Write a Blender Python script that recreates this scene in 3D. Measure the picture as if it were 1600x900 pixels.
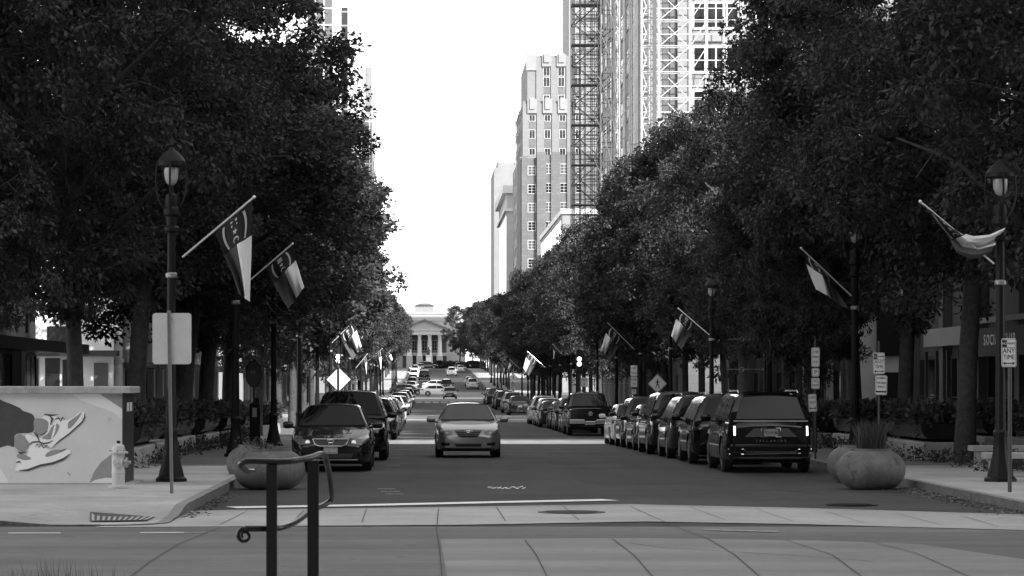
import bpy, math, random
import numpy as np
from mathutils import Vector, Matrix
from math import sin, cos, pi, sqrt, radians
random.seed(7)
for o in list(bpy.data.objects): bpy.data.objects.remove(o)
sc = bpy.context.scene
C = sc.collection
F = 4340.0      # focal length in photo pixels (1600 wide)
VX, VY = 665.0, 598.0   # where the street's axis meets the horizon
# ---------------------------------------------------------------- camera, sky, sun, exposure
cd = bpy.data.cameras.new('camera'); cam = bpy.data.objects.new('camera', cd); C.objects.link(cam)
cam.location = (0, 0, 2.0); cam.rotation_euler = (radians(90), 0, 0)
cd.lens = 36 * F / 1600; cd.sensor_width = 36
cd.shift_x = (800 - VX) / 1600; cd.shift_y = (VY - 450) / 1600
cd.clip_start = 0.5; cd.clip_end = 12000
cd.dof.use_dof = True; cd.dof.focus_distance = 85; cd.dof.aperture_fstop = 18
sc.camera = cam
SUN_EL, SUN_AZ = radians(32), radians(143)      # azimuth clockwise from +Y (street axis)
w = bpy.data.worlds.new('World'); sc.world = w; w.use_nodes = True
nt = w.node_tree; nt.nodes.clear()
sky = nt.nodes.new('ShaderNodeTexSky'); sky.sky_type = 'NISHITA'; sky.sun_disc = False
sky.sun_elevation = SUN_EL; sky.sun_rotation = SUN_AZ; sky.dust_density = 0.6; sky.air_density = 1.0
bw = nt.nodes.new('ShaderNodeRGBToBW'); bg = nt.nodes.new('ShaderNodeBackground'); wo = nt.nodes.new('ShaderNodeOutputWorld')
nt.links.new(sky.outputs[0], bw.inputs[0]); nt.links.new(bw.outputs[0], bg.inputs[0]); nt.links.new(bg.outputs[0], wo.inputs[0])
bg.inputs[1].default_value = 0.15
sd = bpy.data.lights.new('sun', 'SUN'); sd.energy = 2.6; sd.angle = radians(0.5); sd.color = (1, 1, 1)
sun = bpy.data.objects.new('sun', sd); C.objects.link(sun)
sdir = Vector((sin(SUN_AZ) * cos(SUN_EL), cos(SUN_AZ) * cos(SUN_EL), sin(SUN_EL)))
sun.rotation_euler = sdir.to_track_quat('Z', 'Y').to_euler()
sc.view_settings.view_transform = 'Standard'; sc.view_settings.look = 'None'
sc.view_settings.exposure = 1.9; sc.view_settings.gamma = 1; sc.view_settings.use_curve_mapping = False
sc.render.engine = 'CYCLES'
sc.cycles.use_denoising = True
sc.cycles.max_bounces = 5; sc.cycles.diffuse_bounces = 3; sc.cycles.glossy_bounces = 3; sc.cycles.transmission_bounces = 3
sc.cycles.sample_clamp_indirect = 6

# ---------------------------------------------------------------- helpers
GP = [(-80, 0), (70, 0), (100, -.22), (126, -.4), (170, -.5), (228, -.46), (290, -.32), (330, -.12), (352, 0.0), (372, .35), (420, 1.0), (470, 2.2), (586, 4.6), (700, 5.8), (850, 6.4), (9000, 6.4)]
def g(y):
    for (a, za), (b, zb) in zip(GP, GP[1:]):
        if y <= b:
            t = (y - a) / (b - a)
            return za + (zb - za) * t
    return GP[-1][1]
def gp(px, py):
    s = (py - VY) / 2.0
    return ((px - VX) / s, F / s)
def X_(px, Y): return (px - VX) * Y / F
def Z_(py, Y): return 2.0 - (py - VY) * Y / F
def ss(a, b, x):
    t = max(0, min(1, (x - a) / (b - a))); return t * t * (3 - 2 * t)

class MB:
    def __init__(s): s.v = []; s.f = []; s.m = []; s.mi = 0
    def face(s, *ids): s.f.append(ids); s.m.append(s.mi)
    def poly(s, pts):
        b = len(s.v); s.v += [tuple(p) for p in pts]; s.face(*range(b, b + len(pts)))
    def box(s, x0, x1, y0, y1, z0, z1):
        b = len(s.v)
        s.v += [(x0, y0, z0), (x1, y0, z0), (x1, y1, z0), (x0, y1, z0), (x0, y0, z1), (x1, y0, z1), (x1, y1, z1), (x0, y1, z1)]
        for q in ((0, 3, 2, 1), (4, 5, 6, 7), (0, 1, 5, 4), (1, 2, 6, 5), (2, 3, 7, 6), (3, 0, 4, 7)): s.face(*[b + i for i in q])
        return s
    def cbox(s, x0, x1, y0, y1, z0, z1, c=.02):
        # box with chamfered vertical edges and top
        pts = [(x0 + c, y0), (x1 - c, y0), (x1, y0 + c), (x1, y1 - c), (x1 - c, y1), (x0 + c, y1), (x0, y1 - c), (x0, y0 + c)]
        cx, cy = (x0 + x1) / 2, (y0 + y1) / 2
        def sc_(k): return [(cx + (p[0] - cx) * (1 - 2 * k / (x1 - x0)), cy + (p[1] - cy) * (1 - 2 * k / (y1 - y0))) for p in pts]
        b = len(s.v); s.v += [(p[0], p[1], z0) for p in pts] + [(p[0], p[1], z1 - c) for p in pts] + [(p[0], p[1], z1) for p in sc_(c)]
        for L in (0, 8):
            for i in range(8):
                j = (i + 1) % 8; s.face(b + L + i, b + L + j, b + L + 8 + j, b + L + 8 + i)
        s.face(*[b + i for i in range(7, -1, -1)]); s.face(*[b + 16 + i for i in range(8)])
        return s
    def tube(s, pts, r, n=8, cap=True):
        pts = [Vector(p) for p in pts]; R = r if isinstance(r, (list, tuple)) else [r] * len(pts)
        b = len(s.v); prev = None
        for i, p in enumerate(pts):
            d = (pts[min(i + 1, len(pts) - 1)] - pts[max(i - 1, 0)]).normalized()
            if prev is None:
                a = d.orthogonal().normalized()
            else:
                a = (prev - d * prev.dot(d)).normalized()
            prev = a; c = d.cross(a)
            for k in range(n):
                t = 2 * pi * k / n; s.v.append(tuple(p + (a * cos(t) + c * sin(t)) * R[i]))
        for i in range(len(pts) - 1):
            for k in range(n):
                q = (k + 1) % n; s.face(b + i * n + k, b + i * n + q, b + (i + 1) * n + q, b + (i + 1) * n + k)
        if cap:
            s.face(*[b + k for k in range(n - 1, -1, -1)]); e = b + (len(pts) - 1) * n; s.face(*[e + k for k in range(n)])
        return s
    def lathe(s, prof, n=20, c=(0, 0, 0), axis='z', flute=0):
        b = len(s.v); m = len(prof)
        for r, h in prof:
            for k in range(n):
                t = 2 * pi * k / n; rr = r * (1 + (flute if k % 2 else 0)); a, e = rr * cos(t), rr * sin(t)
                s.v.append((c[0] + a, c[1] + e, c[2] + h) if axis == 'z' else ((c[0] + h, c[1] + a, c[2] + e) if axis == 'x' else (c[0] + a, c[1] + h, c[2] + e)))
        for i in range(m - 1):
            for k in range(n):
                q = (k + 1) % n; s.face(b + i * n + k, b + i * n + q, b + (i + 1) * n + q, b + (i + 1) * n + k)
        s.face(*[b + k for k in range(n - 1, -1, -1)]); e = b + (m - 1) * n; s.face(*[e + k for k in range(n)])
        return s
    def prism(s, pts, y0, y1, fn=None):
        # polygon in (x,z) extruded along y
        n = len(pts); b = len(s.v)
        s.v += [(p[0], y0, p[1]) for p in pts] + [(p[0], y1, p[1]) for p in pts]
        s.face(*[b + i for i in range(n)]); s.face(*[b + n + i for i in range(n - 1, -1, -1)])
        for i in range(n):
            j = (i + 1) % n; s.face(b + i, b + n + i, b + n + j, b + j)
        return s
    def hprism(s, pts, z0, z1):
        n = len(pts); b = len(s.v)
        s.v += [(p[0], p[1], z0) for p in pts] + [(p[0], p[1], z1) for p in pts]
        s.face(*[b + n + i for i in range(n)]); s.face(*[b + i for i in range(n - 1, -1, -1)])
        for i in range(n):
            j = (i + 1) % n; s.face(b + i, b + j, b + n + j, b + n + i)
        return s
    def build(s, name, mat, parent=None, smooth=False, loc=None, rot=None):
        me = bpy.data.meshes.new(name); me.from_pydata(s.v, [], s.f); 
        mats = mat if isinstance(mat, (list, tuple)) else [mat]
        for m in mats: me.materials.append(m)
        if len(mats) > 1: me.polygons.foreach_set('material_index', s.m)
        me.update()
        if smooth:
            me.polygons.foreach_set('use_smooth', [True] * len(me.polygons)); me.set_sharp_from_angle(angle=radians(smooth if smooth > 1 else 40))
        o = bpy.data.objects.new(name, me); C.objects.link(o)
        if parent: o.parent = parent
        if loc: o.location = loc
        if rot: o.rotation_euler = rot
        return o
def tag(o, label=None, cat=None, group=None, kind=None):
    if label: o['label'] = label
    if cat: o['category'] = cat
    if group: o['group'] = group
    if kind: o['kind'] = kind
    return o
def thing(name, label, cat, loc=(0, 0, 0), rz=0, group=None):
    o = bpy.data.objects.new(name, None); o.empty_display_size = .3; C.objects.link(o); o.location = loc; o.rotation_euler = (0, 0, rz)
    return tag(o, label, cat, group)
def kids(o): return [c for c in bpy.data.objects if c.parent == o]
CH = {}
def copy_tree(o, parent=None):
    c = o.copy(); C.objects.link(c); c.parent = parent
    if o not in CH: CH[o] = kids(o)
    for k in CH[o]: copy_tree(k, c)
    return c
def struct(name, mb, mat, **k): return tag(mb.build(name, mat, **k), kind='structure')

# ---------------------------------------------------------------- materials
M = {}
def mat(name, v, rough=.6, metal=0, noise=None, bump=None, coat=0, spec=.5, alt=None, extra=None):
    """grey material; noise=(scale, amount) mottles the colour, bump=(scale, strength)"""
    m = bpy.data.materials.new(name); m.use_nodes = True; t = m.node_tree; b = t.nodes['Principled BSDF']
    b.inputs['Base Color'].default_value = (v, v, v, 1); b.inputs['Roughness'].default_value = rough; b.inputs['Metallic'].default_value = metal
    b.inputs['Coat Weight'].default_value = coat; b.inputs['Coat Roughness'].default_value = .025; b.inputs['Specular IOR Level'].default_value = spec
    tc = t.nodes.new('ShaderNodeTexCoord')
    if noise:
        acc = None
        for sc_, am in (noise if isinstance(noise, list) else [noise]):
            n = t.nodes.new('ShaderNodeTexNoise'); n.inputs['Scale'].default_value = sc_; n.inputs['Detail'].default_value = 6; n.inputs['Roughness'].default_value = .62
            t.links.new(tc.outputs['Object'], n.inputs['Vector'])
            r = t.nodes.new('ShaderNodeMapRange'); r.inputs[1].default_value = .3; r.inputs[2].default_value = .7; r.inputs[3].default_value = 1 - am; r.inputs[4].default_value = 1 + am
            t.links.new(n.outputs[0], r.inputs[0])
            if acc is None: acc = r.outputs[0]
            else:
                x = t.nodes.new('ShaderNodeMath'); x.operation = 'MULTIPLY'; t.links.new(acc, x.inputs[0]); t.links.new(r.outputs[0], x.inputs[1]); acc = x.outputs[0]
        x = t.nodes.new('ShaderNodeMath'); x.operation = 'MULTIPLY'; x.inputs[1].default_value = v; t.links.new(acc, x.inputs[0])
        t.links.new(x.outputs[0], b.inputs['Base Color'])
    if bump:
        n = t.nodes.new('ShaderNodeTexNoise'); n.inputs['Scale'].default_value = bump[0]; n.inputs['Detail'].default_value = 5
        t.links.new(tc.outputs['Object'], n.inputs['Vector']); bp = t.nodes.new('ShaderNodeBump'); bp.inputs['Strength'].default_value = bump[1]; bp.inputs['Distance'].default_value = .02
        t.links.new(n.outputs[0], bp.inputs['Height']); t.links.new(bp.outputs[0], b.inputs['Normal'])
    M[name] = m; return m
def brickify(m, v1, v2, vm, scale, bw_=.5, rh=.25, ms=.02, swap=None):
    """lay a joint/brick pattern (object coordinates) over a material's colour"""
    t = m.node_tree; b = t.nodes['Principled BSDF']; tc = t.nodes.new('ShaderNodeTexCoord'); mp = t.nodes.new('ShaderNodeMapping')
    if swap: mp.inputs['Rotation'].default_value = swap
    br = t.nodes.new('ShaderNodeTexBrick'); br.inputs['Scale'].default_value = scale; br.inputs['Mortar Size'].default_value = ms
    br.inputs['Brick Width'].default_value = bw_; br.inputs['Row Height'].default_value = rh
    for k, v in (('Color1', v1), ('Color2', v2), ('Mortar', vm)): br.inputs[k].default_value = (v, v, v, 1)
    t.links.new(tc.outputs['Object'], mp.inputs[0]); t.links.new(mp.outputs[0], br.inputs['Vector'])
    if b.inputs['Base Color'].links:
        src = b.inputs['Base Color'].links[0].from_socket; x = t.nodes.new('ShaderNodeMix'); x.data_type = 'RGBA'; x.blend_type = 'MULTIPLY'; x.inputs[0].default_value = 1
        t.links.new(src, x.inputs[6]); t.links.new(br.outputs[0], x.inputs[7]); t.links.new(x.outputs[2], b.inputs['Base Color'])
    else: t.links.new(br.outputs[0], b.inputs['Base Color'])
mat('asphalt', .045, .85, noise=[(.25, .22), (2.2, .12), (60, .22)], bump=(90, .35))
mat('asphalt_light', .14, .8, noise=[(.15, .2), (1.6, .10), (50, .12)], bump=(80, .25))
mat('ground_soil', .08, .9, noise=(.3, .3))
mat('concrete', .41, .8, noise=[(.5, .12), (5, .10), (60, .10)], bump=(60, .15))
mat('concrete_band', .41, .75, noise=[(.6, .12), (8, .08), (60, .08)], bump=(60, .12))
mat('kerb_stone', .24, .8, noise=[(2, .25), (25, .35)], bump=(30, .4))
mat('kerb_face_shade', .12, .85, noise=[(2, .25), (18, .45)], bump=(30, .5))  # kerb stone darkened for upright faces, shade put into the colour
mat('apron', .22, .75, noise=[(.35, .15), (3, .08), (60, .08)], bump=(60, .12))
mat('paver', .2, .8, noise=[(.6, .2), (9, .15)], bump=(40, .2)); brickify(M['paver'], 1, .75, .45, 1.0, .4, .2, .012)
mat('paint', .85, .6, noise=[(3, .12), (35, .25)])
mat('paint_worn', .4, .7, noise=[(6, .5), (40, .5)])
mat('joint', .05, .9)
mat('iron', .007, .5, spec=.25, bump=(60, .1))
mat('iron_gloss', .012, .3, metal=0, bump=(25, .05))
mat('galv', .35, .45, metal=.5, noise=(12, .12))
mat('galv_plate', .6, .55, metal=.2, noise=[(5, .06), (40, .05)])
mat('bowl', .135, .65, noise=[(2.5, .3), (14, .2)], bump=(25, .25))
mat('bark', .05, .9, noise=(8, .4), bump=(14, .9))
mat('soil', .03, .95, noise=(8, .4))
mat('mural_wall', .66, .6, noise=[(2, .05), (30, .03)])
mat('mural_light', .8, .6); mat('mural_white', .9, .6, noise=(20, .04)); mat('mural_mid', .3, .6, noise=(10, .08)); mat('mural_dark', .06, .6, noise=(8, .15)); mat('mural_line', .07, .6)
mat('lid', .36, .7, noise=[(3, .25), (25, .2)], bump=(30, .2))
mat('hydrant', .55, .4, noise=[(6, .1), (40, .08)], bump=(30, .1))
mat('hydrant_cap', .45, .3, metal=.6)
mat('black_plastic', .02, .45); mat('tyre', .018, .85); mat('rim', .4, .3, metal=.8); mat('dark_rim', .05, .35, metal=.6)
mat('chrome', .65, .15, metal=1); mat('lamp_glass', .42, .12, metal=.3, coat=1); mat('lamp_dark', .13, .12, coat=1); mat('tail_dark', .05, .12, coat=1)
mat('glass', .005, .04, spec=.22); mat('glass_grey', .05, .08, spec=.8); mat('interior', .03, .8)
for n, v, mt in (('black', .006, 0), ('graphite', .018, .1), ('dark', .032, .15), ('mid', .13, .4), ('silver', .27, .5), ('white', .72, 0)):
    mat('car_' + n, v, .35, metal=mt, coat=.85, spec=.02 if v < .05 else .2)
mat('sign_white', .8, .45, noise=(8, .04)); mat('sign_yellow', .85, .45); mat('sign_ink', .025, .5); mat('sign_grey', .3, .5)
mat('cloth_dark', .018, .9, bump=(6, .2)); mat('cloth_light', .75, .85, bump=(6, .2)); mat('cloth_red', .07, .85, bump=(6, .2)); mat('cloth_mark', .45, .8)
mat('alu', .8, .35, metal=.5)
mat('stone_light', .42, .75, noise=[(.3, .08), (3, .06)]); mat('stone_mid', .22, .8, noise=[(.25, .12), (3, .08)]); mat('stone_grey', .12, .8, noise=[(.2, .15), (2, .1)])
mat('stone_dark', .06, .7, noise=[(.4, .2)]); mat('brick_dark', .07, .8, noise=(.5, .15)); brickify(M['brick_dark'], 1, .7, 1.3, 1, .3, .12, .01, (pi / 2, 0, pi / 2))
mat('facade_white', .8, .7, noise=[(.3, .06)]); mat('stone_white', .62, .7, noise=(.2, .05)); mat('deco_stone', .175, .75, noise=[(.12, .08), (1, .05)])
def streak(m, scale, lo, hi, rough_link=False):
    # broad worn bands: a noise stretched along one direction multiplies the colour
    t = m.node_tree; b = t.nodes['Principled BSDF']; tc = t.nodes.new('ShaderNodeTexCoord'); mp = t.nodes.new('ShaderNodeMapping'); mp.inputs['Scale'].default_value = scale
    n = t.nodes.new('ShaderNodeTexNoise'); n.inputs['Scale'].default_value = 1; n.inputs['Detail'].default_value = 5; r = t.nodes.new('ShaderNodeMapRange'); r.inputs[1].default_value = .32; r.inputs[2].default_value = .68; r.inputs[3].default_value = lo; r.inputs[4].default_value = hi
    t.links.new(tc.outputs['Object'], mp.inputs[0]); t.links.new(mp.outputs[0], n.inputs['Vector']); t.links.new(n.outputs[0], r.inputs[0])
    src = b.inputs['Base Color'].links[0].from_socket; x = t.nodes.new('ShaderNodeMath'); x.operation = 'MULTIPLY'; t.links.new(src, x.inputs[0]); t.links.new(r.outputs[0], x.inputs[1]); t.links.new(x.outputs[0], b.inputs['Base Color'])
def spots(m, scale, thr, v):
    # scattered stains / gum spots / chips
    t = m.node_tree; b = t.nodes['Principled BSDF']; tc = t.nodes.new('ShaderNodeTexCoord'); n = t.nodes.new('ShaderNodeTexNoise'); n.inputs['Scale'].default_value = scale; n.inputs['Detail'].default_value = 2
    t.links.new(tc.outputs['Object'], n.inputs['Vector']); r = t.nodes.new('ShaderNodeMapRange'); r.inputs[1].default_value = thr; r.inputs[2].default_value = thr + .04; r.inputs[3].default_value = 1; r.inputs[4].default_value = v; t.links.new(n.outputs[0], r.inputs[0])
    src = b.inputs['Base Color'].links[0].from_socket; x = t.nodes.new('ShaderNodeMath'); x.operation = 'MULTIPLY'; t.links.new(src, x.inputs[0]); t.links.new(r.outputs[0], x.inputs[1]); t.links.new(x.outputs[0], b.inputs['Base Color'])
streak(M['asphalt'], (1.1, .04, 1), .82, 1.2); streak(M['asphalt'], (.25, .25, 1), .85, 1.15); spots(M['asphalt'], 1.7, .66, .7); spots(M['asphalt'], 5, .7, 1.35)
streak(M['asphalt_light'], (.06, .9, 1), .72, 1.25); spots(M['asphalt_light'], 2.2, .66, .75); streak(M['apron'], (.06, .8, 1), .8, 1.2); spots(M['apron'], 3, .66, .8)
streak(M['concrete'], (.5, .5, 1), .85, 1.12); spots(M['concrete'], 4, .67, .75); spots(M['concrete_band'], 3, .66, .8); streak(M['concrete_band'], (.4, .4, 1), .88, 1.12); spots(M['mural_wall'], 3, .69, .85); spots(M['bowl'], 4, .64, .6); streak(M['bowl'], (1.5, 1.5, 1.5), .85, 1.12)
brickify(M['deco_stone'], 1, .93, .82, 1, 1.6, .9, .03, (pi / 2, 0, 0))
brickify(M['stone_grey'], 1, .85, .7, 1, 1.2, .6, .03, (pi / 2, 0, 0))
mat('window_dark', .015, .1, spec=.35); mat('window_mid', .08, .12, spec=.5); mat('window_frame', .5, .6); mat('frame_dark', .03, .5)
mat('steel_light', .5, .5, noise=(2, .15)); mat('steel_dark', .07, .6, noise=(2, .2)); mat('plank', .2, .8)
mat('tower_wall', .21, .8, noise=[(.15, .1), (2, .08)]); mat('netting', .34, .9, noise=[(.4, .12)])
def emit(name, e, base=.8):
    m = mat(name, base, .3); b = m.node_tree.nodes['Principled BSDF']; b.inputs['Emission Color'].default_value = (1, 1, 1, 1); b.inputs['Emission Strength'].default_value = e; return m
emit('lit_lamp', 1.1); emit('tail_lit', .6, .5); emit('head_glint', .12)
mat('globe', .38, .25, coat=.5)
def leafmat(name, v, var=.28, tr=.3):
    m = bpy.data.materials.new(name); m.use_nodes = True; t = m.node_tree; b = t.nodes['Principled BSDF']; b.inputs['Roughness'].default_value = .55; b.inputs['Specular IOR Level'].default_value = .35
    ge = t.nodes.new('ShaderNodeNewGeometry'); r = t.nodes.new('ShaderNodeMapRange'); r.inputs[3].default_value = v * (1 - var); r.inputs[4].default_value = v * (1 + var)
    t.links.new(ge.outputs['Random Per Island'], r.inputs[0])
    oi = t.nodes.new('ShaderNodeObjectInfo'); r2 = t.nodes.new('ShaderNodeMapRange'); r2.inputs[3].default_value = .8; r2.inputs[4].default_value = 1.25; t.links.new(oi.outputs['Random'], r2.inputs[0])
    x = t.nodes.new('ShaderNodeMath'); x.operation = 'MULTIPLY'; t.links.new(r.outputs[0], x.inputs[0]); t.links.new(r2.outputs[0], x.inputs[1])
    tc = t.nodes.new('ShaderNodeTexCoord'); nz = t.nodes.new('ShaderNodeTexNoise'); nz.inputs['Scale'].default_value = .9; nz.inputs['Detail'].default_value = 3; t.links.new(tc.outputs['Object'], nz.inputs['Vector'])
    r3 = t.nodes.new('ShaderNodeMapRange'); r3.inputs[1].default_value = .35; r3.inputs[2].default_value = .65; r3.inputs[3].default_value = .6; r3.inputs[4].default_value = 1.6; t.links.new(nz.outputs[0], r3.inputs[0])
    x2 = t.nodes.new('ShaderNodeMath'); x2.operation = 'MULTIPLY'; t.links.new(x.outputs[0], x2.inputs[0]); t.links.new(r3.outputs[0], x2.inputs[1]); x = x2
    t.links.new(x.outputs[0], b.inputs['Base Color'])
    tl = t.nodes.new('ShaderNodeBsdfTranslucent'); t.links.new(x.outputs[0], tl.inputs[0]); mx = t.nodes.new('ShaderNodeMixShader'); mx.inputs[0].default_value = tr
    out = t.nodes['Material Output']; t.links.new(b.outputs[0], mx.inputs[1]); t.links.new(tl.outputs[0], mx.inputs[2]); t.links.new(mx.outputs[0], out.inputs[0]); M[name] = m; return m
leafmat('leaf', .055); leafmat('leaf_plant', .07, .6); leafmat('grass_blade', .12, .5); leafmat('litter', .16, .7)

def text_obj(name, s, size, mat_, parent, loc, rot=(pi / 2, 0, 0), sx=1, ext=.002, align='CENTER', spacing=1):
    cu = bpy.data.curves.new(name, 'FONT'); cu.body = s; cu.size = size; cu.extrude = ext; cu.align_x = align; cu.align_y = 'CENTER'; cu.space_character = spacing; cu.resolution_u = 3
    o = bpy.data.objects.new('tmp', cu); C.objects.link(o); bpy.context.view_layer.update()
    me = bpy.data.meshes.new_from_object(o.evaluated_get(bpy.context.evaluated_depsgraph_get())); bpy.data.objects.remove(o); bpy.data.curves.remove(cu)
    me.name = name; me.materials.clear(); me.materials.append(mat_)
    for v in me.vertices: v.co.x *= sx
    r = bpy.data.objects.new(name, me); C.objects.link(r); r.parent = parent; r.location = loc; r.rotation_euler = rot; return r
# ---------------------------------------------------------------- ground, roads, pavements
XC = 2.8; KL, KR = -3.65, 9.25
def strip(name, x0, x1, y0, y1, dz, m, step=6, kind='structure', fx=None):
    b = MB(); n = max(1, int((y1 - y0) / step)); ys = sorted(set([y0 + (y1 - y0) * i / n for i in range(n + 1)] + [p[0] for p in GP if y0 < p[0] < y1]))
    for y in ys:
        b.v += [(x0, y, g(y) + dz), (x1, y, g(y) + dz)]
    for i in range(len(ys) - 1): b.face(2 * i, 2 * i + 1, 2 * i + 3, 2 * i + 2)
    return struct(name, b, m)
def raised(name, x0, x1, y0, y1, h, m, km, sides=('l', 'r', 'f', 'b'), kw=.18):
    b = MB(); n = max(1, int((y1 - y0) / 6)); ys = sorted(set([y0 + (y1 - y0) * i / n for i in range(n + 1)] + [p[0] for p in GP if y0 < p[0] < y1]))
    xs = [x0, x0 + kw, x1 - kw, x1]
    for y in ys:
        for x in xs: b.v.append((x, y, g(y) + h))
        b.v += [(x0, y, g(y) - .05), (x1, y, g(y) - .05)]
    for i in range(len(ys) - 1):
        a, c = 6 * i, 6 * i + 6
        b.mi = 1; b.face(a, a + 1, c + 1, c); b.mi = 0; b.face(a + 1, a + 2, c + 2, c + 1); b.mi = 1; b.face(a + 2, a + 3, c + 3, c + 2)
        b.face(a + 4, a, c, c + 4); b.face(a + 3, a + 5, c + 5, c + 3)
    b.face(0, 4, 5, 3, 2, 1); e = 6 * (len(ys) - 1); b.face(e, e + 1, e + 2, e + 3, e + 5, e + 4)
    return struct(name, b, [m, km])
b = MB(); ys = [-80, 12, 30, 60] + [p[0] for p in GP if p[0] > 60 and p[0] < 9000] + [1500, 9000]; xs = [-6000, -300, -40, 40, 300, 6000]
for y in ys:
    for x in xs: b.v.append((x, y, g(y) - .012))
for i in range(len(ys) - 1):
    for j in range(5): b.face(i * 6 + j, i * 6 + j + 1, i * 6 + j + 7, i * 6 + j + 6)
struct('ground', b, M['ground_soil'])
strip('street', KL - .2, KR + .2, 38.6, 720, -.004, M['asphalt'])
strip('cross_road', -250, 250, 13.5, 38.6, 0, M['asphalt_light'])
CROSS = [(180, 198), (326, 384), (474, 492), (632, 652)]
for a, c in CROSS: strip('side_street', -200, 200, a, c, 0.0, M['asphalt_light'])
# left corner pavement with a rounded, dropped corner
def corner(name, sgn, xk, y0, y1, r, far):
    b = MB(); rows = [y0 + r * (1 - cos(pi / 2 * i / 10)) for i in range(11)] + [y0 + r + (y1 - y0 - r) * i / 16 for i in range(1, 17)]
    def hh(x, y):
        d = sqrt((x - xk) ** 2 + (y - y0 - .3) ** 2); return .02 + .13 * ss(1.5, 3.4, d)
    nc = 14; W = nc + 2
    for y in rows:
        q = max(0, r - (y - y0)); xe = xk - sgn * (r - sqrt(max(0, r * r - q * q)))
        cols = [xe, xe - sgn * .16] + [xe - sgn * (.16 + (abs(far - xe) - .16) * (i / (nc - 2)) ** 3.5) for i in range(1, nc - 1)]
        b.v.append((xe, y, -.05))
        for x in cols: b.v.append((x, y, hh(x, y)))
        b.v.append((far, y, -.05))
    W = len(cols) + 2
    for i in range(len(rows) - 1):
        for j in range(W - 2):
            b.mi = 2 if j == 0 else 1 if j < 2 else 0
            q = (i * W + j, i * W + j + 1, (i + 1) * W + j + 1, (i + 1) * W + j); b.face(*(q if sgn < 0 else q[::-1]))
    # front kerb face and kerb top
    b.mi = 1
    row0 = list(range(1, W - 1)); base = len(b.v)
    for k in row0: b.v.append((b.v[k][0], rows[0] - .001, -.05)); b.v.append((b.v[k][0], rows[0] - .001, b.v[k][2] + .001)); b.v.append((b.v[k][0], rows[0] + .16, b.v[k][2] + .004))
    for k in range(len(row0) - 1):
        a = base + 3 * k
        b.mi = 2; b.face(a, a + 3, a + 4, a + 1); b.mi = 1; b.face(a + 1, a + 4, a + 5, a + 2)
    return struct(name, b, [M['concrete'], M['kerb_stone'], M['kerb_face_shade']])
corner('sidewalk_corner', 1, KL, 38.7, 62, .9, -70)
corner('sidewalk_corner', -1, KR, 37.2, 62, 1.5, 80)
raised('sidewalk', -13.2, KL, 62, 178, .15, M['paver'], M['kerb_stone']); raised('sidewalk', KR, 18.8, 62, 178, .15, M['paver'], M['kerb_stone'])
for a, c in ((200, 322), (388, 472), (494, 630)):
    raised('sidewalk', -13.2, KL, a, c, .15, M['concrete'], M['kerb_stone']); raised('sidewalk', KR, 18.8, a, c, .15, M['concrete'], M['kerb_stone'])
# flush sheets given by outlines on the ground
def sheet(name, pts, dz, m, base=None, kind='structure'):
    b = MB(); b.poly([(p[0], p[1], (g(p[1]) if base is None else base) + dz) for p in pts]); return tag(b.build(name, m), kind=kind)
top = [(278, 800), (400, 797.5), (700, 793.5), (985, 789), (1250, 795), (1620, 806)]; bot = [(1620, 829), (1250, 819), (1010, 815), (700, 820.5), (400, 822.5), (150, 824)]
sheet('crosswalk_band', [gp(*p) for p in top + bot], .004, M['concrete_band'])
def line(name, pts, w, dz, m, px=True):
    P = [Vector(gp(*p)) if px else Vector(p) for p in pts]; b = MB()
    for i, p in enumerate(P):
        d = (P[min(i + 1, len(P) - 1)] - P[max(i - 1, 0)]).normalized(); n = Vector((-d.y, d.x)) * w / 2
        for q in (p + n, p - n): b.v.append((q.x, q.y, g(q.y) + dz))
    for i in range(len(P) - 1): b.face(2 * i, 2 * i + 1, 2 * i + 3, 2 * i + 2)
    return struct(name, b, m)
line('band_edge', top, .28, .008, M['concrete']); line('band_edge', bot, .2, .008, M['concrete'])
sheet('apron', [gp(688, 843), gp(1000, 841), gp(1280, 845), gp(1440, 851), gp(1640, 880), (14, 24), (10, 14), (.3, 14)], .004, M['apron'])
for j in ([(685, 796), (682, 830), (687, 860), (691, 905)], [(820, 845), (838, 868), (856, 905)], [(957, 843), (990, 868), (1022, 905)], [(985, 792), (1050, 822), (1105, 842), (1148, 868), (1190, 905)],
          [(1228, 845), (1300, 868), (1350, 905)], [(1362, 848), (1430, 865), (1520, 905)], [(345, 824), (280, 850), (235, 878), (200, 905)]):
    line('pavement_joint', j, .013, .013, M['joint'])
for j in ([(385, 800), (345, 820)], [(475, 798), (455, 819)], [(573, 796), (565, 818)], [(776, 794), (790, 815)], [(880, 792), (905, 814)], [(1078, 793), (1132, 813)], [(1180, 796), (1240, 816)], [(1290, 800), (1350, 818)], [(1400, 803), (1470, 821)], [(1500, 806), (1560, 824)]):
    line('pavement_joint', j, .012, .013, M['joint'])
line('stop_line', [(362, 793.5), (560, 790), (760, 785.5), (954, 781.5)], .62, .008, M['paint'])
line('lane_dash', [(13, 833.6), (95, 833.6)], .16, .008, M['paint']); line('lane_dash', [(219, 832.8), (288, 832.8)], .16, .008, M['paint'])
line('lane_dash', [(288, 832.6), (330, 832.4)], .1, .008, M['paint_worn']); line('lane_dash', [(1100, 829), (1215, 832)], .14, .016, M['paint_worn'])
random.seed(3)
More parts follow.
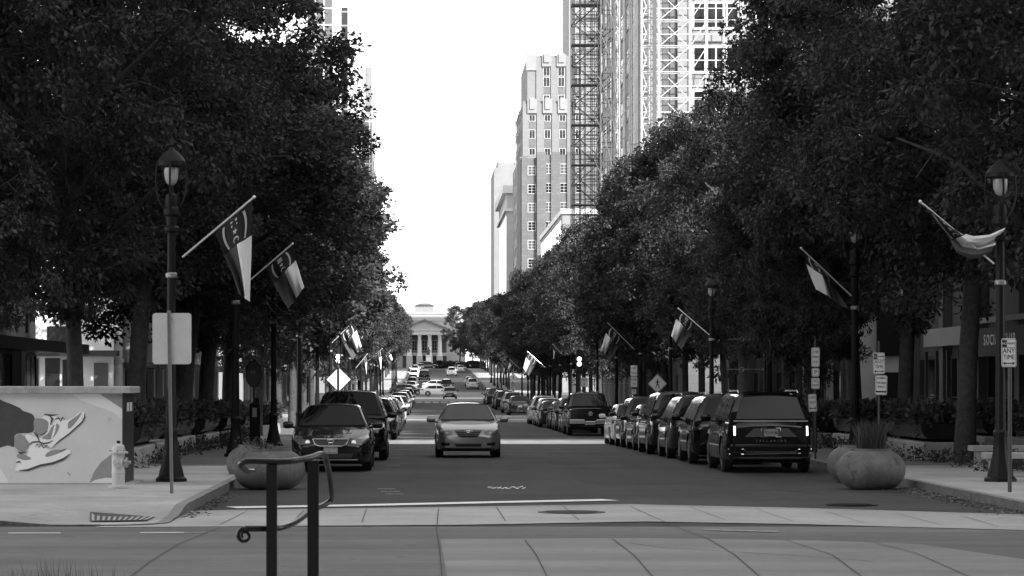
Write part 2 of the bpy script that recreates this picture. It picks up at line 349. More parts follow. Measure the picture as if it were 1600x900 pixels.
for k in range(26):       # worn remains of a painted word on the asphalt
    x, y = 763 + k * 2.25, 762 + random.uniform(-1.6, 1.6); X, Y = gp(x, y)
    b = MB(); w_ = random.uniform(.01, .03); b.poly([(X - w_, Y - .1 - random.random() * .2, .003), (X + w_, Y - .12, .003), (X + w_ * 1.4, Y + .1 + random.random() * .25, .003), (X - w_ * .5, Y + .12, .003)]); struct('worn_road_paint', b, M['paint'])
for x, y in ((623, 696), (619, 707), (614, 713), (611, 727), (606, 768), (600, 764), (612, 772)):
    X, Y = gp(x, y); line('parking_tick', [(X - .12, Y), (X + .22, Y)], .14, .004, M['paint_worn'], px=False)
for Y in (119, 125.5, 132, 138.5, 145, 151.5, 158, 206, 213, 220, 227):
    line('parking_tick', [(-1.1, Y), (-.7, Y)], .2, .004, M['paint_worn'], px=False)
    line('parking_tick', [(6.1, Y), (6.5, Y)], .2, .004, M['paint_worn'], px=False)
# mid-block crosswalk and those further on
strip('crosswalk_line', KL, KR, 112.6, 113.6, .006, M['paint'])
mat('sunlit_paver', .8, .7, noise=(2, .1)); strip('crosswalk_field', KL + .05, KR - .05, 101.5, 110.8, .003, M['sunlit_paver'])  # paver tone raised to stand in for sunlight across the crossing
strip('crosswalk_line', KL, KR, 100.6, 101.3, .006, M['paint'])
for i in range(11):
    x = KL + .3 + i * 1.17; strip('crosswalk_bar', x, x + .62, 101.6, 110.6, .008, M['paint'])
for a, c in ((176.5, 177.1), (200.3, 201), (207, 207.5)): strip('crosswalk_line', KL, KR, a, c, .006, M['paint'])
strip('crosswalk_field', KL, KR, 184, 188, .005, M['concrete'])
for i in range(7): strip('crosswalk_dash', -2.0 + i * .95, -2.0 + i * .95 + .62, 312, 315, .006, M['paint'])
strip('crosswalk_line', KL, KR, 352, 355.5, .008, M['paint']); strip('crosswalk_line', KL, KR, 386, 387, .006, M['paint'])
for a in (470, 494, 630): strip('crosswalk_line', KL, KR, a, a + 1, .006, M['paint'])
# longitudinal asphalt seam and patches
line('asphalt_seam', [(2.9, 48), (2.95, 70), (2.85, 100)], .03, .001, M['joint'], px=False)
line('asphalt_seam', [(-1.05, 47), (-1.02, 75), (-1.06, 100)], .025, .001, M['joint'], px=False)
rc = random.Random(12)
for x0_, y0_, n_, dx_, dy_ in ((-1.5, 58, 9, .5, .9), (3.5, 50, 8, .7, .35), (6.2, 78, 9, -.6, 1.2), (.5, 52, 7, .6, .3), (4.4, 66, 10, .15, 1.3), (-2.6, 49, 6, .8, .12), (1.5, 90, 7, .7, .5), (7.5, 49, 6, -.4, .7), (-20, 30, 12, 1.0, .5), (5, 31, 6, -.5, .6)):
    P_ = [(x0_, y0_)]
    for q in range(n_): P_.append((P_[-1][0] + dx_ * rc.uniform(.2, 1.6) + rc.uniform(-.12, .12), P_[-1][1] + dy_ * rc.uniform(.3, 1.6)))
    line('asphalt_crack', P_, rc.uniform(.012, .035), .0022 if y0_ > 45 else .0055, M['joint'], px=False)
def asph2(v):
    m = mat('asphalt_patch', v, .85, noise=[(.8, .15), (60, .2)], bump=(90, .3)); return m
strip('asphalt_patch', 3.2, 5.6, 55, 59.5, .0005, asph2(.042)); strip('asphalt_patch', -.8, 1.4, 84, 88, .0005, M['asphalt_patch'])
# manholes and grate
def disc(name, label, px, py, r, m):
    X, Y = gp(px, py); b = MB(); b.lathe([(r * 1.0, 0), (r, .012), (r * .9, .014), (r * .88, .008), (.02, .008)], 28, (0, 0, 0))
    t = thing('manhole', label, 'manhole cover', (X, Y, .003)); o = b.build('rim', M['iron'], t, smooth=30); b = MB()
    for i in range(-4, 5): b.box(-sqrt(max(0, .7 - (i * .17) ** 2)) * r * .9, sqrt(max(0, .7 - (i * .17) ** 2)) * r * .9, i * .17 * r - .02, i * .17 * r + .02, .007, .016)
    b.build('cover_ribs', m, t)
disc('manhole', 'wide dark iron manhole cover set in the pale crosswalk band', 893, 801, .52, M['iron'])
disc('manhole', 'dark oval manhole cover on the asphalt in front of the right bowl planter', 1331, 789.5, .42, M['iron'])
t = thing('storm_grate', 'slotted iron storm drain grate set in the left corner pavement', 'drain grate', (0, 0, 0)); b = MB()
p0 = [Vector(p) for p in ((-4.75, 39.35), (-3.98, 39.6), (-3.95, 40.6), (-4.95, 41.0))]
hgr = lambda p: .026 + .13 * ss(1.5, 3.4, sqrt((p.x - KL) ** 2 + (p.y - 39.0) ** 2))
b.poly([(p.x, p.y, hgr(p) + .012) for p in p0]); b.build('frame', M['steel_dark'], t); b = MB()
for i in range(11):
    u = (i + .25) / 11; w1 = .5 / 11; q = []
    for uu in (u, u + w1):
        a = p0[0].lerp(p0[1], uu); c = p0[3].lerp(p0[2], uu); q += [a.lerp(c, .06), a.lerp(c, .94)]
    b.poly([(p.x, p.y, hgr(p) + .018) for p in (q[0], q[2], q[3], q[1])])
b.build('bars', M['concrete_band'], t)
# leaf litter in the gutters
rng = np.random.default_rng(5)
def litter(name, label, n, fx):
    b = MB()
    for i in range(n):
        x, y, z = fx(); a = random.random() * 6.28; l = random.uniform(.02, .06); c, s_ = cos(a) * l, sin(a) * l; h = random.uniform(.002, .03)
        b.poly([(x - c, y - s_, z + .003), (x + s_ * .4, y - c * .4, z + h), (x + c, y + s_, z + .006), (x - s_ * .4, y + c * .4, z + h * .5)])
    tag(b.build(name, M['litter']), label, 'leaf litter', kind='stuff')
litter('leaf_litter', 'dry leaves and grit gathered along the right kerb', 900, lambda: (KR - abs(random.gauss(0, .28)) - .02, random.uniform(42, 53), 0))
litter('leaf_litter', 'dry leaves in the gutter by the left corner kerb', 260, lambda: (KL + abs(random.gauss(0, .16)) + .03, random.uniform(41, 50), 0))
litter('leaf_litter', 'small debris in the gutter below the far left kerb', 160, lambda: (random.uniform(-16, -6), 38.6 - abs(random.gauss(0, .1)), 0.004))

strip('plaza', -60, -13.2, 96.5, 121, .15, M['concrete']); strip('plaza', 18.8, 60, 111.5, 120, .15, M['concrete'])
# ---------------------------------------------------------------- trees and plants
def leaf_mesh(name, centers, radii, per, size, mat_, parent, seed, droop=.35, flat=.75):
    r = np.random.default_rng(seed); n = len(centers); cnt = np.maximum(3, (per * (radii / radii.mean()) ** 2)).astype(int); idx = np.repeat(np.arange(n), cnt); N = len(idx)
    d = r.normal(size=(N, 3)); d /= np.linalg.norm(d, axis=1)[:, None]; rad = r.random(N) ** .45
    p = centers[idx] + d * (rad * radii[idx])[:, None] * np.array([1, 1, flat])
    # growing direction: outward, drooping a little
    ax = d * .7 + r.normal(size=(N, 3)) * .55; ax[:, 2] -= droop; ax /= np.linalg.norm(ax, axis=1)[:, None]
    up = r.normal(size=(N, 3)) * .6; up[:, 2] += 1; sd_ = np.cross(ax, up); sd_ /= np.linalg.norm(sd_, axis=1)[:, None]; nn = np.cross(sd_, ax)
    L = size * r.uniform(.65, 1.35, N)[:, None]; W = L * r.uniform(.2, .32, N)[:, None]
    V = np.empty((N, 4, 3)); V[:, 0] = p; V[:, 1] = p + ax * L * .5 + sd_ * W + nn * L * .08; V[:, 2] = p + ax * L; V[:, 3] = p + ax * L * .5 - sd_ * W + nn * L * .08
    me = bpy.data.meshes.new(name); me.vertices.add(N * 4); me.vertices.foreach_set('co', V.reshape(-1).astype(np.float32)); me.loops.add(N * 4); me.loops.foreach_set('vertex_index', np.arange(N * 4, dtype=np.int32))
    me.polygons.add(N); me.polygons.foreach_set('loop_start', np.arange(0, N * 4, 4, dtype=np.int32)); me.materials.append(mat_); me.update(calc_edges=True)
    o = bpy.data.objects.new(name, me); C.objects.link(o); o.parent = parent; return o
def tree_proto(seed, H, R, base, nclump, per, size, rw=.2, spread=1.0):
    rd = random.Random(seed); r = np.random.default_rng(seed)
    root = thing('street_tree', 'x', 'tree')
    cs, rs, lobes = [], [], []
    prof = lambda u: max(.05, sin(pi * min(1, (u * .84 + .1)))) ** .6
    nl = int(20 * (H / 14) * (R / 3.6) ** 1.2)
    for i in range(nl):
        u = (i + rd.random()) / nl * .93 + .02; a = i * 2.39996 + rd.uniform(-.5, .5); lr = rd.uniform(.95, 1.6) * (1 if u < .85 else .75) * R / 3.7
        q = max(0, prof(u) * R * rd.uniform(.88, 1.18) - lr * .75); lobes.append((q * cos(a), q * sin(a), base + (H - base) * u, lr))
    while len(cs) < nclump:
        if rd.random() < .16:
            u = rd.random(); q = rd.random() * prof(u) * R * .6; a = rd.uniform(0, 6.28); p = (q * cos(a), q * sin(a), base + (H - base) * u)
        else:
            L = rd.choice(lobes); d = Vector((rd.gauss(0, 1), rd.gauss(0, 1), rd.gauss(0, 1) + .35)).normalized(); k = rd.uniform(.5, 1.02) * L[3]; p = (L[0] + d.x * k, L[1] + d.y * k, L[2] + d.z * k * .8)
        if p[2] < base + 1.3 and sqrt(p[0] ** 2 + p[1] ** 2) > 2.1: continue
        cs.append(p); rs.append(rd.uniform(.24, .55))
    cs = np.array(cs); rs = np.array(rs)
    b = MB(); lean = (rd.uniform(-.25, .25), rd.uniform(-.25, .25)); zf = base + .2
    tp = [(0, 0, -.1), (0, 0, .08), (lean[0] * .2, lean[1] * .2, 1.0), (lean[0] * .5, lean[1] * .5, zf * .65), (lean[0], lean[1], zf), (lean[0] * 1.1, lean[1] * 1.1, H * .6), (lean[0] * 1.2, lean[1], H * .88)]
    b.tube(tp, [rw * 1.5, rw * 1.15, rw * .95, rw * .9, rw * .85, rw * .45, .03], 12)
    for i in range(9):
        a = i * 2.4 + rd.uniform(-.3, .3); z0 = base - .5 + i * (H * .045) + rd.random() * .4; x0, y0 = lean[0] * min(1, z0 / zf), lean[1] * min(1, z0 / zf); l = R * rd.uniform(.6, .85)
        pts = [(x0, y0, z0), (x0 + cos(a) * l * .3, y0 + sin(a) * l * .3, z0 + l * .42), (x0 + cos(a + .15) * l * .65, y0 + sin(a + .15) * l * .65, z0 + l * .75), (x0 + cos(a) * l, y0 + sin(a) * l, z0 + l * .9)]
        b.tube(pts, [rw * .5, rw * .38, rw * .22, .02], 7, cap=False)
        for k in range(4):
            e = Vector(pts[1 + k % 2]); t2 = a + rd.uniform(-1.2, 1.2); q = rd.uniform(.8, 1.8)
            b.tube([e, e + Vector((cos(t2) * q * .5, sin(t2) * q * .5, .25)), e + Vector((cos(t2) * q, sin(t2) * q, rd.uniform(-.3, .7)))], [rw * .16, rw * .1, .012], 5, cap=False)
    b.build('trunk', M['bark'], root, smooth=60)
    leaf_mesh('crown', cs, rs, per, size, M['leaf'], root, seed)
    return root
near = [tree_proto(11, 14.6, 4.3, 3.8, 640, 118, .14, .22), tree_proto(23, 13.8, 4.2, 3.6, 590, 118, .135, .2), tree_proto(37, 15.4, 4.5, 4.0, 690, 118, .14, .24)]
far = [tree_proto(51, 13.8, 4.2, 3.6, 480, 85, .2, .17), tree_proto(67, 14.4, 4.4, 3.7, 480, 85, .2, .18)]
used_t = set()
ORD = ['nearest', 'second', 'third', 'fourth', 'fifth', 'sixth', 'seventh', 'eighth', 'ninth', 'tenth', 'eleventh', 'twelfth', 'thirteenth', 'fourteenth', 'fifteenth', 'sixteenth', 'seventeenth', 'eighteenth', 'nineteenth', 'twentieth'] + ['%d%s' % (n, {1: 'st', 2: 'nd', 3: 'rd'}.get(n % 10, 'th')) for n in range(21, 60)]
def put_tree(x, y, proto, sc_, label, group='street trees lining the avenue', dz=.15, rz=None, sz=None):
    if proto.name in used_t: t = copy_tree(proto)
    else: t = proto; used_t.add(proto.name)
    t.location = (x, y, g(y) + dz); t.rotation_euler = (0, 0, random.uniform(0, 6.28) if rz is None else rz); t.scale = (sc_, sc_, (sz or sc_)); t['label'] = label; t['group'] = group; return t
random.seed(21)
TL, TR = [], []
y = 60
while y < 176: TL.append(y); y += 8.9
y = 65
while y < 176: TR.append(y); y += 9.1
TL = [v for v in TL if not 99 < v < 111]; TR = [v for v in TR if not 99 < v < 109]
for a, c in ((203, 320), (390, 470), (497, 630)):
    y = a
    while y < c: TL.append(y + random.uniform(-1, 1)); TR.append(y + 2 + random.uniform(-1, 1)); y += 9.5 if a < 300 else 12
LX, RX = XC - 10.1, XC + 10.1
for i, y in enumerate(TL):
    pr = random.choice(near) if y < 112 else random.choice(far); s_ = random.uniform(.93, 1.05)
    if y < 180: s_ *= 1.06 if y < 75 else 1.34 if y < 125 else 1.1
    put_tree(LX + random.uniform(-.25, .25) + (.3 if 75 < y < 125 else 0), y, pr, s_, '%s tree from the front in the row on the left pavement' % ORD[i], 'trees along the left pavement', sz=s_ * (.73 if 75 < y < 125 else .93 if y > 180 else 1))
for i, y in enumerate(TR):
    pr = random.choice(near) if y < 112 else random.choice(far); s_ = random.uniform(.93, 1.05)
    s_ *= 1.06 if y < 85 else .9 if y < 125 else .98
    put_tree(RX + random.uniform(-.25, .25) - (.6 if y > 250 else .3 if y < 66 else 0), y, pr, s_, '%s tree from the front in the row on the right pavement' % ORD[i], 'trees along the right pavement')
# a pair of older trees over the near pavements and the low young tree at the left edge
put_tree(-12.3, 57, near[2], .95, 'big leafy tree behind the mural box at the left edge', 'trees near the front corners')
put_tree(-10.6, 66.5, near[0], 1.0, 'leafy tree standing close to the left building front', 'trees near the front corners')
put_tree(17.2, 59, near[2], 1.02, 'big dark tree above the right corner, by the club front', 'trees near the front corners')
put_tree(RX + .3, 56.5, near[0], 1.1, 'dark tree right beside the near right lamp post', 'trees near the front corners')
# low small-leaved trees
put_tree(-9.6, 55.6, far[0], .5, 'small pale leafed young tree behind the hydrant', 'low young trees', sz=.55)
put_tree(10.6, 75.8, far[1], .42, 'slim young tree behind the stacked parking signs', 'low young trees', sz=.52)
# old oaks round the capitol
for x, y, s_, l in ((-9, 765, 1.2, 'tall oak on the left of the capitol lawn'), (-22, 760, 1.8, 'broad oak farther left on the capitol lawn'), (9.4, 768, 1.2, 'tall oak on the right of the capitol lawn'), (24, 750, 1.35, 'broad oak farther right on the capitol lawn'), (11.5, 680, .8, 'round oak at the right entrance of the capitol grounds'), (-9.5, 690, 1.1, 'round oak at the left entrance of the capitol grounds'), (34, 700, 1.5, 'large oak at the right end of the avenue'), (-32, 700, 1.9, 'large oak at the left end of the avenue')):
    put_tree(x, y, random.choice(far), s_, l, 'oaks of the capitol grounds', 0)
def plant_mass(name, label, cat, x0, x1, y0, y1, z0, z1, n, per, size, seed, kind=None, parent=None, mt='leaf_plant'):
    r = np.random.default_rng(seed); c = np.stack([r.uniform(x0, x1, n), r.uniform(y0, y1, n), r.uniform(z0, z1, n)], 1); rs = r.uniform(.14, .3, n)
    o = leaf_mesh(name, c, rs, per, size, M[mt], parent, seed, droop=-.2, flat=.9)
    if label: tag(o, label, cat, kind=kind)
    return o
def blades(b, n, x, y, z, r, h, rd, wdt=.008, spread=.35):
    for i in range(n):
        a = rd.uniform(0, 6.28); q = r * sqrt(rd.random()); px, py = x + q * cos(a), y + q * sin(a); l = h * rd.uniform(.5, 1.1); dx, dy = rd.gauss(0, spread) * l, rd.gauss(0, spread) * l; ww = wdt
        m1 = (px + dx * .35, py + dy * .35, z + l * .6); m2 = (px + dx, py + dy, z + l)
        b.poly([(px - ww, py, z), (px + ww, py, z), (m1[0] + ww * .8, m1[1], m1[2]), (m1[0] - ww * .8, m1[1], m1[2])]); b.poly([(m1[0] - ww * .8, m1[1], m1[2]), (m1[0] + ww * .8, m1[1], m1[2]), m2])
# ---------------------------------------------------------------- buildings
def add_window(parent, x0, x1, z0, z1, y, facing='f', frame=.12, fm='window_frame', pm='window_dark', mull=1, trans=1, depth=.12, proud=.06):
    """window on a face; facing f: plane y=const looking -Y with (x,z); facing l/r: plane x=const, (x0,x1) are Y values"""
    def B(b, u0, u1, d0, d1, v0, v1):
        if facing == 'f': b.box(u0, u1, y + d0, y + d1, v0, v1)
        elif facing == 'l': b.box(y + d0, y + d1, u0, u1, v0, v1)      # face looks to -X
        else: b.box(y - d1, y - d0, u0, u1, v0, v1)                    # face looks to +X
    b = MB(); f = frame
    B(b, x0 - f, x0, -proud, .02, z0 - f, z1 + f); B(b, x1, x1 + f, -proud, .02, z0 - f, z1 + f); B(b, x0, x1, -proud, .02, z1, z1 + f); B(b, x0, x1, -proud - .05, .02, z0 - f, z0)
    for i in range(1, mull + 1):
        c = x0 + (x1 - x0) * i / (mull + 1); B(b, c - f * .3, c + f * .3, -proud * .7, .02, z0, z1)
    for i in range(1, trans + 1):
        c = z0 + (z1 - z0) * i / (trans + 1); B(b, x0, x1, -proud * .6, .018, c - f * .25, c + f * .25)
    w_ = b.build('window', M[fm], parent); b = MB(); B(b, x0, x1, -.03, .05, z0, z1); b.build('pane', M[pm], w_); return w_
# --- left street block: light stone piers, dark glazing, canopy
def left_block(y0, y1, h, label, bay=6.2, pw=.8, lm='facade_white', x=-13.2, seed=1):
    rd = random.Random(seed); zb = g((y0 + y1) / 2); t = thing('office_building', label, 'building', (x, (y0 + y1) / 2, zb)); oy = (y0 + y1) / 2
    b = MB(); b.box(-30, -.35, y0 - oy, y1 - oy, -1, h); b.build('wall', M[lm], t)
    y = y0
    while y < y1 - 1:
        b = MB(); b.box(-.345, .0, y - oy, y + pw - oy, -1, h - .5); b.box(-.345, .06, y - .06 - oy, y + pw + .06 - oy, 3.35, 3.5); b.build('pier', M[lm], t)
        a, c = y + pw + .25, min(y + bay, y1) - .25
        if c - a > 1:
            add_window(t, a - oy, c - oy, .15, 3.0, -.35, 'r', .1, 'frame_dark', 'window_dark', 3, 0)
            cc = a + (c - a) * rd.choice([.62, .7, 1]); add_window(t, a - oy, cc - oy, 3.75, 5.3, -.35, 'r', .12, 'window_frame', 'window_dark', 1, 0)
            for k in range(1, int((h - 3) / 4)): add_window(t, a - oy, c - oy, 3.4 + 4 * k, 5.8 + 4 * k, -.35, 'r', .12, 'window_frame', 'window_dark', 2, 1)
        y += bay
    b = MB(); b.box(-.344, 1.5, y0 - oy + .4, y1 - oy - .4, 3.12, 3.34); b.box(1.45, 1.56, y0 - oy + .4, y1 - oy - .4, 3.05, 3.4); b.build('canopy', M['frame_dark'], t)
    b = MB(); b.box(-30.2, .3, y0 - oy - .2, y1 - oy + .2, h, h + .8); b.build('cornice', M[lm], t); return t
left_block(66, 96.5, 17, 'pale stone office front with dark canopy behind the near left trees')
lb2 = left_block(121, 178, 21, 'light pilastered building beyond the side plaza on the left', 4.6, 1.0, 'stone_light', seed=4)
SS = F / 121; QX = lambda p: (p - VX) / SS + 13.2; QZ = lambda p: 2 - (p - VY) / SS - g(149.5); yy = 121 - 149.5
b = MB(); b.box(-26, -.36, yy - .3, yy - .01, -.5, 20); b.build('end_wall', M['facade_white'], lb2)
b = MB(); b.box(QX(-60), QX(188), yy - 1.3, yy - .31, QZ(557), QZ(548)); b.build('canopy', M['frame_dark'], lb2)
for q in ((75, 105, 510, 545), (-10, 55, 508, 545), (148, 170, 567, 608), (72, 95, 560, 608), (99, 108, 562, 608), (-10, 62, 560, 608)): b = MB(); b.box(QX(q[0]), QX(q[1]), yy - .34, yy - .302, QZ(q[3]), QZ(q[2])); b.build('window', M['window_mid' if q[0] == 148 else 'window_dark'], lb2)
left_block(200, 322, 24, 'grey left building past the first cross street, behind trees', 7, 1.2, 'stone_mid', seed=5)
left_block(388, 471, 20, 'low pale building far down the left side of the avenue', 8, 1.2, seed=6)
# --- right street block: dark shop fronts
def right_block(y0, y1, h, label, bay, pm, wm, x=18.8, seed=1, sill=True):
    rd = random.Random(seed); oy = (y0 + y1) / 2; zb = g(oy); t = thing('shop_building', label, 'building', (x, oy, zb))
    b = MB(); b.box(.35, 26, y0 - oy, y1 - oy, -1, h); b.build('wall', M[wm], t); y = y0; pw = .7
    while y < y1 - 1:
        b = MB(); b.box(0, .345, y - oy, y + pw - oy, -1, h - .5); b.build('pier', M[pm], t); a, c = y + pw + .2, min(y + bay, y1) - .2
        if c - a > 1:
            add_window(t, a - oy, c - oy, .2, 3.0, .35, 'l', .1, 'frame_dark', 'glass', 2, 1)
            for k in range(1, int((h - 3) / 4)): add_window(t, a + .3 - oy, c - .3 - oy, 3.4 + 4 * k, 5.6 + 4 * k, .35, 'l', .12, 'stone_dark', 'window_dark', 1, 1)
        y += bay
    b = MB(); b.box(-.3, 26.2, y0 - oy - .2, y1 - oy + .2, h, h + .7); b.build('cornice', M[pm], t); return t
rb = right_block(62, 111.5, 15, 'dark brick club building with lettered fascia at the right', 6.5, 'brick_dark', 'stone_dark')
b = MB(); b.box(-.12, -.003, 83.5 - 86.75, 97 - 86.75, 3.0, 3.95); b.build('fascia', M['frame_dark'], rb)
text_obj('sign_lettering', 'SOCIAL CLUB', .5, M['sign_white'], rb, (-.135, 90.4 - 86.75, 3.52), (pi / 2, 0, -pi / 2), 1.25, .01, spacing=1.35)
b = MB(); b.box(-.1, -.002, 83.5 - 86.75, 96.3 - 86.75, 4.12, 4.3); b.build('sill_band', M['stone_mid'], rb)
b = MB(); b.box(-.16, -.002, 96.8 - 86.75, 104 - 86.75, 3.45, 4.1); b.build('fascia_panel', M['stone_mid'], rb)
b = MB()
for y in (97.5, 99.6, 101.8, 103.9): b.box(-.1, -.001, y - 86.75, y + .22 - 86.75, 0, 3.28)
b.build('door_mullion', M['frame_dark'], rb)
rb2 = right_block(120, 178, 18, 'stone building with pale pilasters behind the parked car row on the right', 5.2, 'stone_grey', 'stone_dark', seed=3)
b = MB(); oy2 = 149.0; b.box(-.25, 3.2, 119.6 - oy2, 119.95 - oy2, 0, 17.5); b.build('end_wall', M['stone_light'], rb2)
b = MB(); b.box(-.2, -.01, 128 - oy2, 129 - oy2, 0, 12); b.box(-.2, -.01, 136 - oy2, 137 - oy2, 0, 12); b.build('pilaster', M['stone_light'], rb2)
b = MB(); b.box(.6, 1.9, 119.4 - oy2, 119.58 - oy2, .3, 2.9); b.box(.6, 1.9, 119.4 - oy2, 119.58 - oy2, 3.6, 6); b.build('window', M['window_dark'], rb2)
b = MB(); b.box(6, 26, 62 - 81, 74 - 81, 15.01, 27); b.build('added_roof_mass', M['stone_dark'], rb)  # unseen mass added on the roof to shade the street
right_block(200, 252, 15, 'low grey building before the scaffolded tower', 6, 'stone_grey', 'stone_grey', seed=8)
# --- scaffolded building
t = thing('scaffolded_tower', 'tall pale tower block wrapped in scaffolding on the right', 'building', (19.7, 255, g(255)))
b = MB(); b.box(0, 40, 0, 63, -1, 70); b.build('wall', M['tower_wall'], t)
b = MB(); b.box(2.05, 3.35, -.06, 0, -1, 70); b.box(.35, .95, -.08, 0, -1, 70); b.build('brick_strip', M['stone_grey'], t)
b = MB(); b.box(3.4, 4.7, -.25, 0, -1, 70); b.box(9.1, 10.3, -.25, 0, -1, 70); b.build('pier', M['stone_mid'], t)
for k in range(-2, 8):
    z0 = Z_(113, 255) - 0 + 4.03 * k + .1 - g(255)
    if z0 < 8: continue
    add_window(t, 4.95, 8.95, z0, z0 + 2.15, 0, 'f', .22, 'stone_white', 'window_dark', 3, 0, proud=.12)
    b = MB(); b.box(4.72, 9.08, -.2, 0, z0 - 1.35, z0 - .55); b.build('spandrel', M['stone_mid'], t)
    add_window(t, 10.8, 14.8, z0, z0 + 2.15, 0, 'f', .22, 'stone_white', 'window_dark', 3, 0, proud=.12)
for k in range(14):
    for y in (6, 14, 22, 30, 38, 46, 54): add_window(t, y, y + 3, 6 + 4.4 * k, 8.4 + 4.4 * k, 0, 'l', .2, 'stone_mid', 'window_mid', 1, 1)
b = MB(); b.box(-.12, -.01, 1.2, 5.5, 0, 70); b.box(-.12, -.01, 10.5, 13, 0, 70); b.box(-.12, -.01, 18.5, 21, 0, 70); b.build('pier', M['stone_light'], t)
def scaffold(name, label, loc, verts, horiz, diags, rm, planks=None, r=.045):
    t = thing(name, label, 'scaffolding', loc)
    for nm, L, rr in (('standard', verts, r * 1.2), ('ledger', horiz, r), ('brace', diags, r * .9)):
        b = MB()
        for a, c in L: b.tube([a, c], rr, 5)
        if L: b.build(nm, M[rm], t)
    if planks:
        b = MB()
        for q in planks: b.box(*q)
        b.build('deck', M['plank'], t)
    return t
zt = 50; H0 = g(252)
px = [1003, 1016, 1030, 1079, 1105, 1132, 1160]; xs = [(p - 665) / 17.25 for p in px]; V, Hh, D = [], [], []
for x in xs:
    for yy in (0, 1.3): V.append(((x, yy, 0), (x, yy, zt)))
lifts = [k * 2.35 for k in range(0, 21)]
for k, z in enumerate(lifts):
    Hh += [((xs[0], 0, z), (xs[-1], 0, z)), ((xs[0], 1.3, z), (xs[-1], 1.3, z))]; Hh += [((xs[0], 0, z + .55), (xs[2], 0, z + .55)), ((xs[0], 0, z + 1.05), (xs[-1], 0, z + 1.05))]
    for i in range(len(xs) - 1):
        a, c = (xs[i], xs[i + 1]) if (i + 0) % 2 else (xs[i + 1], xs[i])
        if i in (0,): D += [((xs[0], 0, z), (xs[1], 0, z + 2.35)), ((xs[1], 0, z), (xs[0], 0, z + 2.35))]
        elif i in (2, 3, 5): D.append(((xs[i], 0, z), (xs[i + 1], 0, z + 2.35)));
        if i == 2 and z > 2: D.append(((xs[i] + .9, 1.3, z + 2.35 - .4), (xs[i + 1], 1.3, z)))
scaffold('scaffolding', 'pale tube scaffolding across the front of the tower', (0, 251.5, H0), V, Hh, D, 'steel_light')
b = MB(); b.box(-.16, .16, -.1, .2, 0, 60); tag(b.build('rubbish_chute', M['steel_dark'], loc=((1023 - 665) / 17.3, 250.9, H0)), 'long dark vertical chute up the corner of the scaffolded tower', 'chute')
V, Hh, D = [], [], []; ysd = [0, 2.5, 6, 11, 18, 27, 38]
for yy in ysd:
    for x in (0, -1.3): V.append(((x, yy, 0), (x, yy, zt)))
for k, z in enumerate(lifts):
    Hh += [((0, 0, z), (0, 40, z)), ((-1.3, 0, z), (-1.3, 40, z))]
    for i, (a, c) in enumerate(zip(ysd, ysd[1:])):
        if i < 2: D += [((-1.3, a, z), (-1.3, c, z + 2.35)), ((-1.3, c, z), (-1.3, a, z + 2.35))]
        elif (i + k) % 2: D.append(((-1.3, a, z), (-1.3, c, z + 2.35)))
        else: D.append(((-1.3, c, z), (-1.3, a, z + 2.35)))
scaffold('scaffolding', 'pale scaffolding running along the street side of the tower', (19.0, 253.5, H0), V, Hh, D, 'steel_light', r=.04)
# stair tower
x0, x1 = 15.35, 18.35; yb = 291; V, Hh, D, P = [], [], [], []
for x in (0, .25, .9, 1.4, 2.1, 2.75, 3.0):
    for yy in (0, 2.4): V.append(((x, yy, 0), (x, yy, 52)))
for k in range(24):
    z = k * 2.1; Hh += [((0, 0, z), (3, 0, z)), ((0, 2.4, z), (3, 2.4, z)), ((0, 0, z + .5), (3, 0, z + .5)), ((0, 0, z + 1.0), (3, 0, z + 1.0)), ((0, 0, z), (0, 2.4, z)), ((3, 0, z), (3, 2.4, z))]
    a, c = (.3, 2.7) if k % 2 else (2.7, .3)
    for q in range(7):
        u = q / 6; Hh.append(((a + (c - a) * u, .2, z + 2.1 * u), (a + (c - a) * u, 1.1, z + 2.1 * u)))
    D += [((a, .2, z), (c, .2, z + 2.1)), ((a, .2, z + 1), (c, .2, z + 3.1)), ((a, 1.1, z), (c, 1.1, z + 2.1))]
    if k % 2: D += [((0, 2.4, z), (1.5, 2.4, z + 2.1)), ((1.5, 2.4, z), (0, 2.4, z + 2.1))]
    if k % 2 == 0: P.append((0, 3.0, -.1, 2.4, z - .06, z))
    for q in (.3, .6, .9, 1.3): Hh.append(((1.5, 0, z + q), (2.9, 0, z + q)))
scaffold('stair_tower', 'dark scaffold stair tower standing before the scaffolded building', (x0, yb, g(yb)), V, Hh, D, 'steel_dark', P, r=.04)
# flights bridging the stair tower and the facade
V, Hh, D, P = [], [], [], []
for zz in (5, 9.6, 14.2, 18.8, 23.4, 28, 32.6, 37.2):
    for yy in (0, 1.1):
        D += [((0, yy, zz), (2.6, yy, zz + 2.2)), ((0, yy, zz + .35), (2.6, yy, zz + 2.55)), ((0, yy, zz + 1.1), (2.6, yy, zz + 3.3))]
    Hh += [((0, 0, zz + 3.4), (4.2, 0, zz + 3.4)), ((0, 0, zz + 3.9), (4.2, 0, zz + 3.9)), ((0, 0, zz + 1.9), (3.2, 0, zz + 1.9))]
for x in (0, 2.7, 3.1): V.append(((x, .4, 0), (x, .4, 48)))
scaffold('access_stair', 'inclined dark stair flights joining the stair tower to the building', (18.45, 289, g(289)), V, Hh, D, 'steel_dark', r=.045)
# --- small white box building and the low block between
t = thing('small_building', 'white building with a dark side window below the art deco tower', 'building', (19.3, 392, g(392)))
b = MB(); b.box(0, 20, 0, 75, -1, 25.2); b.build('wall', M['stone_mid'], t); b = MB(); b.box(-.2, 20, -.3, 75, 25.2, 25.9); b.build('cornice', M['stone_white'], t)
b = MB(); b.box(-.1, 0, 1.5, 28, 18, 24.4); b.box(-.1, 0, 31, 70, 18, 24.4); b.build('window', M['window_dark'], t)
